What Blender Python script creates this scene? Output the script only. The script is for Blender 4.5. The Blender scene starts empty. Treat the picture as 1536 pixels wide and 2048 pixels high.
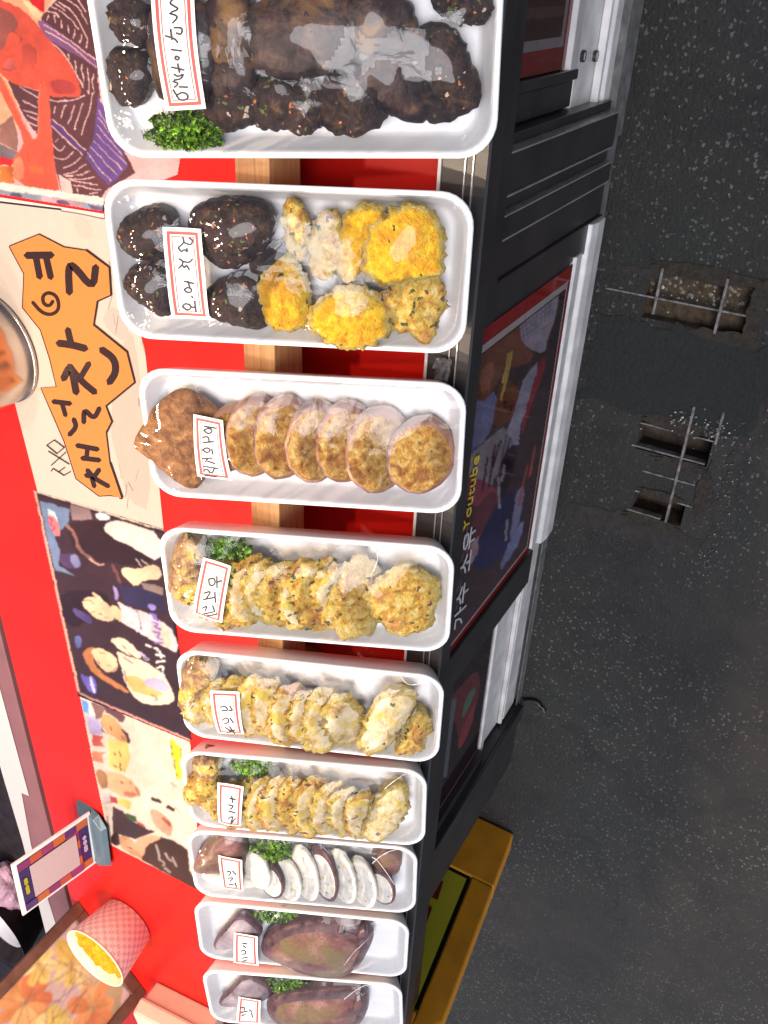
import bpy, bmesh, math, random
import numpy as np
from mathutils import Vector, Matrix, noise
from mathutils.bvhtree import BVHTree
from mathutils.geometry import tessellate_polygon

# ---------------------------------------------------------------- camera
scene = bpy.context.scene
COL = scene.collection
R = np.array([[-0.03979718, 0.8696707, -0.49202547],
              [0.84334246, 0.29332988, 0.45025668],
              [0.53590081, -0.39702702, -0.74510393]])      # rows: image right, image down, forward
F = 1767.024
CZ = 1.3
cam = bpy.data.objects.new('camera', bpy.data.cameras.new('camera'))
COL.objects.link(cam)
cam.data.sensor_width = 36.0
cam.data.lens = F / 2048 * 36.0
cam.data.clip_end = 200.0
cam.data.clip_start = 0.02
mm = Matrix.Identity(4)
for i in range(3):
    mm[i][0] = R[0][i]; mm[i][1] = -R[1][i]; mm[i][2] = -R[2][i]
mm[2][3] = CZ
cam.matrix_world = mm
scene.camera = cam

# ---------------------------------------------------------------- light
world = bpy.data.worlds.new('World'); scene.world = world
world.use_nodes = True
wn = world.node_tree
sky = wn.nodes.new('ShaderNodeTexSky'); sky.sky_type = 'NISHITA'; sky.sun_disc = False
SUN_EL, SUN_AZ = math.radians(67), math.radians(3)
sky.dust_density = 2.0; sky.ozone_density = 0.5; sky.sun_elevation = SUN_EL; sky.sun_rotation = SUN_AZ
bg = wn.nodes['Background']; bg.inputs[1].default_value = 0.10
wn.links.new(sky.outputs[0], bg.inputs[0])
sun = bpy.data.objects.new('sun', bpy.data.lights.new('sun', 'SUN')); COL.objects.link(sun)
sun.data.energy = 1.95; sun.data.angle = math.radians(31); sun.data.color = (0.96, 0.95, 1.0)
sd = Vector((math.sin(SUN_AZ) * math.cos(SUN_EL), math.cos(SUN_AZ) * math.cos(SUN_EL), math.sin(SUN_EL)))
sun.rotation_euler = sd.to_track_quat('Z', 'Y').to_euler()
LAMPS = [(-0.05 + 0.23 * i, -0.80 - 0.014 * i - 0.10 * (i % 2)) for i in range(10)]
for lx, ly in LAMPS:                                     # the warm stall lamps that sparkle in the film
    la = bpy.data.lights.new('stall_lamp', 'POINT'); lo = bpy.data.objects.new('stall_lamp', la); COL.objects.link(lo)
    lo.location = (lx, ly, 1.55); la.energy = 11.5 if lx < 1.2 else 8.5; la.shadow_soft_size = 0.02; la.color = (1.0, 0.76, 0.54)
scene.view_settings.view_transform = 'Standard'; scene.view_settings.look = 'None'
scene.view_settings.gamma = 1.0; scene.view_settings.exposure = 0.36
scene.cycles.transparent_max_bounces = 16
scene.cycles.max_bounces = 6
scene.cycles.sample_clamp_indirect = 4.0
rng = random.Random(7)

# ---------------------------------------------------------------- helpers: pixels of the photograph to points on real surfaces
def ray(p):
    q = np.array([p[0] - 768.0, p[1] - 1024.0, F]); return R.T @ q
def at_z(p, z):
    q = ray(p); q = q * ((z - CZ) / q[2]); return np.array([q[0], q[1], q[2] + CZ])
def at_y(p, y):
    q = ray(p); q = q * (y / q[1]); return np.array([q[0], q[1], q[2] + CZ])
def px_of(P):
    q = R @ (np.array(P, float) - np.array([0, 0, CZ])); return (q[0] / q[2] * F + 768, q[1] / q[2] * F + 1024)
def K(pts, ox, oy, s):
    return [(ox + x / s, oy + y / s) for x, y in pts]

def lin(c):
    return tuple((v / 255 / 12.92) if v / 255 <= 0.04045 else ((v / 255 + 0.055) / 1.055) ** 2.4 for v in c[:3]) + (1.0,)

def tag(o, label=None, cat=None, group=None, kind=None):
    if label: o['label'] = label
    if cat: o['category'] = cat
    if group: o['group'] = group
    if kind: o['kind'] = kind
    return o

def mesh(name, verts, faces, mats, parent=None, smooth=False, midx=None, colors=None, origin=None):
    me = bpy.data.meshes.new(name)
    o3 = np.array(origin if origin is not None else (0, 0, 0), float)
    me.from_pydata([tuple(np.asarray(v, float) - o3) for v in verts], [], faces)
    if not isinstance(mats, (list, tuple)): mats = [mats]
    for m in mats: me.materials.append(m)
    if midx is not None: me.polygons.foreach_set('material_index', midx)
    if smooth: me.polygons.foreach_set('use_smooth', [True] * len(me.polygons))
    if colors is not None:                       # one print colour for each face
        ca = me.color_attributes.new('print', 'FLOAT_COLOR', 'CORNER')
        buf = []
        for p in me.polygons: buf += list(colors[p.index]) * p.loop_total
        ca.data.foreach_set('color', buf)
    me.update()
    ob = bpy.data.objects.new(name, me); COL.objects.link(ob)
    if parent is not None:
        ob.parent = parent
        ob.location = Vector(o3) - parent.location
    else:
        ob.location = Vector(o3)
    return ob

def empty(name, loc, label=None, cat=None, group=None):
    o = bpy.data.objects.new(name, None); COL.objects.link(o); o.location = Vector(loc)
    o.empty_display_size = 0.02
    return tag(o, label, cat, group)

class MB:
    """collects boxes, prisms and tubes into one mesh"""
    def __init__(self): self.v = []; self.f = []; self.m = []
    def add(self, vs, fs, mi=0):
        b = len(self.v); self.v += [tuple(x) for x in vs]; self.f += [[i + b for i in f] for f in fs]; self.m += [mi] * len(fs)
    def box(self, x0, x1, y0, y1, z0, z1, mi=0):
        vs = [(x, y, z) for x in (x0, x1) for y in (y0, y1) for z in (z0, z1)]
        self.add(vs, [(0, 1, 3, 2), (4, 6, 7, 5), (0, 4, 5, 1), (2, 3, 7, 6), (0, 2, 6, 4), (1, 5, 7, 3)], mi)
    def hexa(self, b, t, mi=0):
        n = len(b); self.add(list(b) + list(t), [list(range(n))[::-1], list(range(n, 2 * n))] + [(i, (i + 1) % n, n + (i + 1) % n, n + i) for i in range(n)], mi)
    def prism_x(self, prof, x0, x1, mi=0):      # profile of (y, z) swept along x
        self.hexa([(x0, y, z) for y, z in prof], [(x1, y, z) for y, z in prof], mi)
    def tube(self, pts, r, seg=10, mi=0, cap=True):
        pts = [Vector(p) for p in pts]; n = len(pts); rings = []
        for i, p in enumerate(pts):
            d = (pts[min(i + 1, n - 1)] - pts[max(i - 1, 0)]).normalized()
            a = d.orthogonal().normalized(); b = d.cross(a)
            rr = r[i] if isinstance(r, (list, tuple)) else r
            rings.append([p + a * rr * math.cos(t) + b * rr * math.sin(t) for t in [2 * math.pi * k / seg for k in range(seg)]])
        vs = [tuple(v) for q in rings for v in q]; fs = []
        for i in range(n - 1):
            for k in range(seg):
                fs.append((i * seg + k, i * seg + (k + 1) % seg, (i + 1) * seg + (k + 1) % seg, (i + 1) * seg + k))
        if cap: fs += [list(range(seg))[::-1], list(range((n - 1) * seg, n * seg))]
        self.add(vs, fs, mi)
    def lathe(self, c, prof, seg=40, mi=0, cap0=True, cap1=True):   # profile of (r, z) about a vertical axis
        vs = []; fs = []
        for r, z in prof:
            for k in range(seg):
                t = 2 * math.pi * k / seg; vs.append((c[0] + r * math.cos(t), c[1] + r * math.sin(t), c[2] + z))
        n = len(prof)
        for i in range(n - 1):
            for k in range(seg):
                fs.append((i * seg + k, i * seg + (k + 1) % seg, (i + 1) * seg + (k + 1) % seg, (i + 1) * seg + k))
        if cap0: fs.append(list(range(seg))[::-1])
        if cap1: fs.append(list(range((n - 1) * seg, n * seg)))
        self.add(vs, fs, mi)
    def build(self, name, mats, parent=None, smooth=False, bevel=0, origin=None):
        if origin is None and parent is not None: origin = tuple(parent.location)
        o = mesh(name, self.v, self.f, mats, parent, smooth, self.m, origin=origin)
        if bevel:
            b = o.modifiers.new('bevel', 'BEVEL'); b.width = bevel; b.segments = 2; b.limit_method = 'ANGLE'
        return o

# ---------------------------------------------------------------- materials
class NT:
    def __init__(self, name):
        self.m = bpy.data.materials.new(name); self.m.use_nodes = True
        self.t = self.m.node_tree; self.b = self.t.nodes['Principled BSDF']; self.out = self.t.nodes['Material Output']
    def n(self, typ, **kw):
        x = self.t.nodes.new(typ)
        for k, v in kw.items(): setattr(x, k, v)
        return x
    def l(self, a, b): self.t.links.new(a, b)
    def coords(self, shift=True, scale=(1, 1, 1)):
        tc = self.n('ShaderNodeTexCoord'); mp = self.n('ShaderNodeMapping'); mp.inputs['Scale'].default_value = scale
        self.l(tc.outputs['Object'], mp.inputs['Vector'])
        if shift:
            oi = self.n('ShaderNodeObjectInfo'); ml = self.n('ShaderNodeMath', operation='MULTIPLY'); ml.inputs[1].default_value = 37.0
            self.l(oi.outputs['Random'], ml.inputs[0]); self.l(ml.outputs[0], mp.inputs['Location'])
        return mp.outputs[0]
    def noise(self, vec, scale, detail=4, rough=0.55, dist=0.0):
        x = self.n('ShaderNodeTexNoise'); x.inputs['Scale'].default_value = scale; x.inputs['Detail'].default_value = detail
        x.inputs['Roughness'].default_value = rough; x.inputs['Distortion'].default_value = dist
        if vec is not None: self.l(vec, x.inputs['Vector'])
        return x.outputs['Fac']
    def ramp(self, fac, stops, interp='LINEAR'):
        x = self.n('ShaderNodeValToRGB'); r = x.color_ramp; r.interpolation = interp
        while len(r.elements) < len(stops): r.elements.new(0.5)
        for e, (p, c) in zip(r.elements, stops):
            e.position = p; e.color = c if len(c) == 4 else tuple(c) + (1,)
        self.l(fac, x.inputs[0]); return x.outputs[0]
    def mix(self, fac, a, b, blend='MIX'):
        x = self.n('ShaderNodeMixRGB', blend_type=blend)
        for i, s in ((0, fac), (1, a), (2, b)):
            if hasattr(s, 'links') or isinstance(s, bpy.types.NodeSocket): self.l(s, x.inputs[i])
            else: x.inputs[i].default_value = s if i == 0 else (tuple(s) + (1,) if len(s) == 3 else s)
        return x.outputs[0]
    def bump(self, h, strength, dist, target='Normal'):
        x = self.n('ShaderNodeBump'); x.inputs['Strength'].default_value = strength; x.inputs['Distance'].default_value = dist
        self.l(h, x.inputs['Height']); self.l(x.outputs[0], self.b.inputs[target]); return x
    def set(self, **kw):
        for k, v in kw.items():
            i = self.b.inputs[k.replace('_', ' ')]
            if isinstance(v, bpy.types.NodeSocket): self.l(v, i)
            else: i.default_value = v if not (isinstance(v, tuple) and len(v) == 3) else v + (1,)
        return self

def plain(name, col, rough=0.5, metal=0.0, var=0.12, scale=30, bump=0.0, coat=0.0, spec=0.5):
    a = NT(name); v = a.coords(False)
    f = a.noise(v, scale, 5)
    c1 = tuple(max(0, x * (1 - var)) for x in col); c2 = tuple(min(1, x * (1 + var)) for x in col)
    a.set(Base_Color=a.ramp(f, [(0.3, c1), (0.7, c2)]), Metallic=metal, Coat_Weight=coat)
    a.b.inputs['Specular IOR Level'].default_value = spec
    a.set(Roughness=a.ramp(a.noise(v, scale * 0.6, 3), [(0.3, (rough * 0.85,) * 3), (0.75, (min(1, rough * 1.2),) * 3)]))
    if bump: a.bump(f, 0.4, bump)
    return a.m

M = {}
M['red'] = plain('red_laminate', (0.60, 0.012, 0.008), 0.36, var=0.14, scale=7, bump=0.0012, spec=0.22)
M['foam'] = plain('white_foam', (0.80, 0.785, 0.775), 0.5, var=0.02, scale=60, bump=0.0004)
M['black_alu'] = plain('black_aluminium', (0.022, 0.019, 0.019), 0.35, var=0.3, scale=14, spec=0.5)
M['dark_panel'] = plain('dark_panel', (0.03, 0.023, 0.024), 0.4, var=0.3, scale=8)
M['white_alu'] = plain('white_aluminium', (0.46, 0.445, 0.43), 0.38, var=0.22, scale=26, bump=0.0003)
M['grey_alu'] = plain('grey_aluminium', (0.36, 0.34, 0.34), 0.4, var=0.15, scale=20)
M['thin_line'] = plain('silver_line', (0.38, 0.36, 0.35), 0.3, metal=0.6, var=0.2, scale=40)
M['concrete'] = plain('grey_concrete', (0.085, 0.083, 0.08), 0.9, var=0.45, scale=45, bump=0.002)
M['steel'] = plain('polished_steel', (0.55, 0.47, 0.41), 0.24, metal=1.0, var=0.06, scale=12)
M['rust_bar'] = plain('rusty_bar', (0.13, 0.115, 0.105), 0.6, metal=0.3, var=0.75, scale=90, bump=0.001)
M['teal_grey'] = plain('blue_grey_plastic', (0.07, 0.115, 0.145), 0.35, var=0.08)
M['navy'] = plain('navy_plastic', (0.02, 0.028, 0.06), 0.35, var=0.1)
M['brown_frame'] = plain('dark_brown_wood', (0.13, 0.06, 0.04), 0.5, var=0.35, scale=22, bump=0.0005)
M['pink_board'] = plain('dusty_pink_board', (0.19, 0.08, 0.085), 0.5, var=0.1, scale=10)
M['white_tape'] = plain('white_tape', (0.74, 0.72, 0.70), 0.4, var=0.04, scale=10)
M['beige_card'] = plain('beige_card', (0.72, 0.50, 0.38), 0.7, var=0.06, scale=25)
M['beige_dark'] = plain('beige_card_edge', (0.62, 0.38, 0.29), 0.7, var=0.08, scale=25)
M['orange_paint'] = plain('orange_painted_frame', (0.60, 0.235, 0.012), 0.4, var=0.15, scale=18)
M['yellow_panel'] = plain('yellow_sign_panel', (0.42, 0.37, 0.02), 0.4, var=0.08, scale=10)
M['black_ink'] = plain('black_ink', (0.02, 0.018, 0.018), 0.5, var=0.2)
M['dark_red_ink'] = plain('dark_red_ink', (0.25, 0.02, 0.02), 0.5, var=0.1)
M['ink'] = plain('pen_ink', (0.012, 0.012, 0.016), 0.6, var=0.2)
M['paper'] = plain('sticker_paper', (0.80, 0.765, 0.74), 0.6, var=0.02)
M['red_ink'] = plain('red_print', (0.46, 0.062, 0.045), 0.6, var=0.1)
M['dark_pot'] = plain('dark_pot', (0.02, 0.014, 0.016), 0.65, var=0.4, spec=0.15)
M['bag'] = plain('pink_plastic_bag', (0.42, 0.25, 0.33), 0.3, var=0.3, scale=40, bump=0.004)
M['plate'] = plain('grey_plate', (0.5, 0.49, 0.52), 0.25, var=0.06)
M['gold_rod'] = plain('brown_wood_rod', (0.22, 0.14, 0.06), 0.5, var=0.3)

def wood():
    a = NT('light_wood'); v = a.coords(False, (3, 60, 60))
    f = a.noise(v, 4, 6, 0.6, 0.6)
    a.set(Base_Color=a.ramp(f, [(0.25, (0.30, 0.145, 0.055)), (0.5, (0.47, 0.25, 0.095)), (0.75, (0.56, 0.33, 0.15))]), Roughness=0.55)
    a.bump(f, 0.3, 0.0006); return a.m
M['wood'] = wood()

def printed(name, rough=0.32, noise_amt=0.10):
    a = NT(name); at = a.n('ShaderNodeVertexColor', layer_name='print')
    v = a.coords(False); f = a.noise(v, 70, 6, 0.65)
    d = a.ramp(f, [(0.3, (1 - noise_amt,) * 3), (0.7, (1.0,) * 3)])
    a.set(Base_Color=a.mix(1.0, at.outputs['Color'], d, 'MULTIPLY'), Roughness=rough)
    a.b.inputs['Specular IOR Level'].default_value = 0.4
    return a.m
M['print'] = printed('printed_paper', 0.32, 0.05)
M['print_dark'] = printed('printed_film', 0.08, 0.2)
M['leaf'] = printed('parsley_leaf', 0.5, 0.3)

def food(name, stops, scale, bump_d, specks=(), rough=0.5, coat=1.0, big=None, coat_rough=0.04, wrapped=True, spec=0.22):
    a = NT(name); v = a.coords(True)
    f = a.noise(v, scale, 6, 0.62, 0.4)
    c = a.ramp(f, stops)
    if big:
        bf = a.noise(v, big[0], 3, 0.5, 0.8)
        c = a.mix(a.ramp(bf, [(big[2], (0, 0, 0)), (big[3], (1, 1, 1))]), c, big[1])
    for sc, th, colr in specks:
        wn_ = a.n('ShaderNodeTexNoise'); wn_.inputs['Scale'].default_value = 160; a.l(v, wn_.inputs['Vector'])
        va = a.n('ShaderNodeVectorMath', operation='MULTIPLY_ADD'); a.l(wn_.outputs['Color'], va.inputs[0]); va.inputs[1].default_value = (.012, .012, .012); a.l(v, va.inputs[2])
        vo = a.n('ShaderNodeTexVoronoi', feature='F1'); vo.inputs['Scale'].default_value = sc * 1.5; a.l(va.outputs[0], vo.inputs['Vector'])
        sp = a.n('ShaderNodeSeparateColor'); a.l(vo.outputs['Color'], sp.inputs[0])
        pick = a.n('ShaderNodeMath', operation='LESS_THAN'); a.l(sp.outputs[0], pick.inputs[0]); pick.inputs[1].default_value = th
        near = a.n('ShaderNodeMath', operation='LESS_THAN'); a.l(vo.outputs['Distance'], near.inputs[0]); near.inputs[1].default_value = 0.42
        both = a.n('ShaderNodeMath', operation='MULTIPLY'); a.l(pick.outputs[0], both.inputs[0]); a.l(near.outputs[0], both.inputs[1])
        c = a.mix(both.outputs[0], c, colr)
    a.set(Base_Color=c, Roughness=rough, Coat_Weight=coat, Coat_Roughness=coat_rough)
    h = a.noise(v, scale * 1.3, 6, 0.7)
    a.bump(h, 0.9, bump_d)
    if wrapped:                                    # the cling film lies taut on the food: its gloss has the film's own smooth normal
        at = a.n('ShaderNodeAttribute', attribute_name='film'); a.l(at.outputs['Vector'], a.b.inputs['Coat Normal'])
    a.b.inputs['Coat IOR'].default_value = 1.31; a.b.inputs['Specular IOR Level'].default_value = spec
    return a.m
M['beef'] = food('dark_glazed_meat', [(0.32, (0.007, 0.0045, 0.005)), (0.48, (0.020, 0.011, 0.009)), (0.61, (0.060, 0.031, 0.018)), (0.80, (0.22, 0.13, 0.07))], 110, 0.004,
                 specks=[(150, 0.05, (0.42, 0.14, 0.04)), (180, 0.05, (0.09, 0.12, 0.03)), (130, 0.04, (0.38, 0.29, 0.23))], rough=0.4, big=(30, (0.035, 0.020, 0.019), 0.46, 0.60))
M['beef_pale'] = food('brown_glazed_mushroom', [(0.30, (0.008, 0.006, 0.007)), (0.46, (0.024, 0.014, 0.014)), (0.60, (0.054, 0.031, 0.026)), (0.78, (0.14, 0.085, 0.05))], 50, 0.002,
                      specks=[(170, 0.04, (0.03, 0.015, 0.02))], rough=0.4, big=(26, (0.16, 0.085, 0.032), 0.55, 0.72))
M['egg'] = food('bright_egg_batter', [(0.24, (0.36, 0.13, 0.01)), (0.40, (0.66, 0.33, 0.012)), (0.56, (0.80, 0.50, 0.018)), (0.76, (0.84, 0.63, 0.10))], 140, 0.007,
                specks=[(110, 0.02, (0.05, 0.08, 0.02))], rough=0.5, big=(32, (0.62, 0.27, 0.015), 0.52, 0.72))
M['egg_mix'] = food('egg_batter_with_greens', [(0.28, (0.10, 0.05, 0.02)), (0.40, (0.42, 0.20, 0.03)), (0.54, (0.60, 0.42, 0.07)), (0.72, (0.66, 0.56, 0.32))], 100, 0.007,
                    specks=[(100, 0.12, (0.06, 0.09, 0.02)), (90, 0.06, (0.14, 0.05, 0.06))], rough=0.5, big=(30, (0.44, 0.20, 0.05), 0.54, 0.68))
M['egg_pale'] = food('pale_egg_batter', [(0.28, (0.26, 0.14, 0.06)), (0.38, (0.48, 0.33, 0.13)), (0.50, (0.60, 0.49, 0.28)), (0.66, (0.66, 0.57, 0.42))], 48, 0.004,
                     specks=[(90, 0.03, (0.10, 0.12, 0.04)), (60, 0.04, (0.26, 0.13, 0.10))], rough=0.5, big=(40, (0.58, 0.42, 0.075), 0.53, 0.62))
M['egg_rim'] = food('ragged_egg_rim', [(0.28, (0.20, 0.10, 0.02)), (0.46, (0.52, 0.36, 0.06)), (0.72, (0.64, 0.53, 0.25))], 120, 0.007, rough=0.5)
M['egg_brown'] = food('fried_filling', [(0.28, (0.10, 0.05, 0.03)), (0.46, (0.27, 0.15, 0.07)), (0.66, (0.55, 0.38, 0.16))], 90, 0.006,
                      specks=[(100, 0.08, (0.07, 0.09, 0.03))], rough=0.45, big=(30, (0.60, 0.40, 0.08), 0.55, 0.65))
M['sq_top'] = food('browned_squid_face', [(0.30, (0.12, 0.04, 0.008)), (0.43, (0.36, 0.16, 0.022)), (0.57, (0.52, 0.31, 0.07)), (0.76, (0.66, 0.52, 0.25))], 110, 0.006,
                   specks=[(150, 0.05, (0.13, 0.14, 0.05))], rough=0.5, big=(40, (0.24, 0.085, 0.022), 0.54, 0.68))
M['sq_skin'] = food('squid_skin', [(0.25, (0.15, 0.062, 0.040)), (0.5, (0.30, 0.155, 0.105)), (0.75, (0.52, 0.36, 0.23))], 40, 0.001, rough=0.4)
M['sq_fin'] = food('fried_squid_fin', [(0.30, (0.05, 0.018, 0.008)), (0.45, (0.15, 0.060, 0.020)), (0.60, (0.27, 0.125, 0.042)), (0.78, (0.46, 0.28, 0.11))], 70, 0.004, rough=0.45,
                   specks=[(260, 0.08, (0.10, 0.045, 0.03))])
M['raw_squid'] = food('raw_squid_skin', [(0.28, (0.045, 0.018, 0.016)), (0.48, (0.16, 0.068, 0.055)), (0.72, (0.36, 0.21, 0.17))], 18, 0.001, rough=0.35,
                      specks=[(420, 0.22, (0.06, 0.02, 0.028))], big=(16, (0.15, 0.11, 0.045), 0.46, 0.62))
M['raw_fin'] = food('pale_squid_fin', [(0.25, (0.10, 0.075, 0.085)), (0.5, (0.26, 0.21, 0.23)), (0.75, (0.42, 0.36, 0.37))], 22, 0.001, rough=0.35)
M['white_squid'] = food('white_squid_slice', [(0.25, (0.50, 0.45, 0.42)), (0.5, (0.66, 0.62, 0.56)), (0.75, (0.72, 0.69, 0.58))], 50, 0.002, rough=0.45,
                        specks=[(130, 0.06, (0.25, 0.30, 0.12)), (110, 0.06, (0.55, 0.45, 0.12))])
M['white_rim'] = food('white_squid_flesh', [(0.3, (0.66, 0.60, 0.48)), (0.7, (0.78, 0.74, 0.64))], 40, 0.001, rough=0.4)
M['dark_skin'] = food('dark_squid_skin', [(0.3, (0.05, 0.022, 0.028)), (0.7, (0.17, 0.085, 0.085))], 40, 0.001, rough=0.35)

def film():
    a = NT('cling_film'); v = a.coords(False)
    a.t.nodes.remove(a.b)
    tr = a.n('ShaderNodeBsdfTransparent'); gl = a.n('ShaderNodeBsdfGlossy'); gl.inputs['Roughness'].default_value = 0.05
    df = a.n('ShaderNodeBsdfTranslucent'); df.inputs['Color'].default_value = (0.8, 0.8, 0.8, 1)
    h = a.noise(v, 40, 3, 0.5, 1.2)
    bp = a.n('ShaderNodeBump'); bp.inputs['Strength'].default_value = 0.4; bp.inputs['Distance'].default_value = 0.0025
    a.l(h, bp.inputs['Height']); a.l(bp.outputs[0], gl.inputs['Normal'])
    fr = a.n('ShaderNodeFresnel'); fr.inputs['IOR'].default_value = 1.31; a.l(bp.outputs[0], fr.inputs['Normal'])
    m1 = a.n('ShaderNodeMixShader'); m1.inputs[0].default_value = 0.012; a.l(tr.outputs[0], m1.inputs[1]); a.l(df.outputs[0], m1.inputs[2])
    m2 = a.n('ShaderNodeMixShader'); a.l(fr.outputs[0], m2.inputs[0]); a.l(m1.outputs[0], m2.inputs[1]); a.l(gl.outputs[0], m2.inputs[2])
    a.l(m2.outputs[0], a.out.inputs[0]); return a.m
M['film'] = film()
M['crease'] = plain('stretched_film_glint', (.62, .60, .62), 0.15, var=.1)  # pale colour standing in for glints along the stretched film

def asphalt():
    a = NT('asphalt'); v = a.coords(False)
    base = a.ramp(a.noise(v, 2.2, 5, 0.6), [(0.3, (0.0078, 0.0073, 0.0062)), (0.7, (0.0185, 0.0172, 0.0148))])
    fine = a.noise(v, 190, 6, 0.7)
    c = a.mix(1.0, base, a.ramp(fine, [(0.3, (0.55,) * 3), (0.72, (1.7,) * 3)]), 'MULTIPLY')
    tint = a.noise(v, 3.1, 2, 0.5, 0.6)
    c = a.mix(0.35, c, a.mix(1.0, c, a.ramp(tint, [(0.36, (0.74, 1.08, 0.86)), (0.48, (1.05, 1.0, 0.9)), (0.60, (1.18, 0.93, 0.86)), (0.72, (0.98, 0.94, 1.12))]), 'MULTIPLY'))
    vo = a.n('ShaderNodeTexVoronoi'); vo.inputs['Scale'].default_value = 175; wz = a.n('ShaderNodeTexNoise'); wz.inputs['Scale'].default_value = 150; a.l(v, wz.inputs['Vector'])
    wa = a.n('ShaderNodeVectorMath', operation='MULTIPLY_ADD'); a.l(wz.outputs['Color'], wa.inputs[0]); wa.inputs[1].default_value = (.010, .010, .010); a.l(v, wa.inputs[2]); a.l(wa.outputs[0], vo.inputs['Vector'])
    sp = a.n('ShaderNodeSeparateColor'); a.l(vo.outputs['Color'], sp.inputs[0])
    st = a.n('ShaderNodeMath', operation='LESS_THAN'); a.l(sp.outputs[1], st.inputs[0]); st.inputs[1].default_value = 0.34
    zone = a.ramp(a.noise(v, 2.5, 3), [(0.40, (0.15,) * 3), (0.58, (1.0,) * 3)])
    nr = a.n('ShaderNodeMath', operation='LESS_THAN'); a.l(vo.outputs['Distance'], nr.inputs[0]); nr.inputs[1].default_value = 0.38
    q = a.n('ShaderNodeMath', operation='MULTIPLY'); a.l(st.outputs[0], q.inputs[0]); a.l(nr.outputs[0], q.inputs[1])
    q2 = a.n('ShaderNodeMath', operation='MULTIPLY'); a.l(q.outputs[0], q2.inputs[0]); a.l(zone, q2.inputs[1])
    c = a.mix(q2.outputs[0], c, a.ramp(sp.outputs[2], [(0.2, (0.024, 0.024, 0.023)), (0.8, (0.095, 0.094, 0.088))]))
    st2 = a.noise(v, 7, 6, 0.65, 1.5); c = a.mix(1.0, c, a.ramp(st2, [(0.34, (.55, .55, .55)), (0.5, (1, 1, 1)), (0.68, (1.25, 1.2, 1.1))]), 'MULTIPLY')
    a.set(Base_Color=c, Roughness=a.ramp(fine, [(0.3, (0.5,) * 3), (0.7, (0.85,) * 3)]))
    a.bump(fine, 0.8, 0.006); return a.m
M['asphalt'] = asphalt()

def patchmat(name, c1, c2, scale=60, bump=0.006):
    a = NT(name); v = a.coords(False); f = a.noise(v, scale, 7, 0.68)
    a.set(Base_Color=a.ramp(f, [(0.3, c1), (0.72, c2)]), Roughness=0.85); a.bump(f, 0.8, bump); return a.m
M['mat_green'] = patchmat('dark_green_mat', (0.0045, 0.0062, 0.0054), (0.0145, 0.0175, 0.0155), 170)
M['soil'] = patchmat('damp_soil', (0.016, 0.011, 0.006), (0.10, 0.068, 0.036), 90, 0.01)
M['dirt'] = patchmat('dark_dirt', (0.008, 0.0065, 0.005), (0.046, 0.034, 0.021), 130, 0.012)
M['pit'] = patchmat('dark_pit', (0.012, 0.009, 0.006), (0.075, 0.052, 0.034), 50)
M['mortar'] = patchmat('worn_mortar', (0.009, 0.0078, 0.007), (0.030, 0.0245, 0.021), 70)

# ---------------------------------------------------------------- printed art
def chaikin(p, n=2, closed=True):
    p = [tuple(q) for q in p]
    for _ in range(n):
        q = []; m = len(p)
        rngi = range(m) if closed else range(m - 1)
        if not closed: q.append(p[0])
        for i in rngi:
            a, b = p[i], p[(i + 1) % m]
            q += [(a[0] * .75 + b[0] * .25, a[1] * .75 + b[1] * .25), (a[0] * .25 + b[0] * .75, a[1] * .25 + b[1] * .75)]
        if not closed: q.append(p[-1])
        p = q
    return p

def ribbon(pts, w):
    p = [np.array(q, float) for q in pts]; n = len(p); L = []; Rr = []
    for i in range(n):
        d = p[min(i + 1, n - 1)] - p[max(i - 1, 0)]; d = d / (np.linalg.norm(d) + 1e-9); nn = np.array([-d[1], d[0]])
        L.append(p[i] + nn * w / 2); Rr.append(p[i] - nn * w / 2)
    d0 = (p[0] - p[1]); d0 = d0 / (np.linalg.norm(d0) + 1e-9); d1 = (p[-1] - p[-2]); d1 = d1 / (np.linalg.norm(d1) + 1e-9)
    vs = L + Rr + [p[0] + d0 * w * .45, p[-1] + d1 * w * .45]
    fs = [(i, i + 1, n + i + 1, n + i) for i in range(n - 1)] + [(0, n, 2 * n), (n - 1, 2 * n + 1, 2 * n - 1)]
    return [tuple(v) for v in vs], fs

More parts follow.
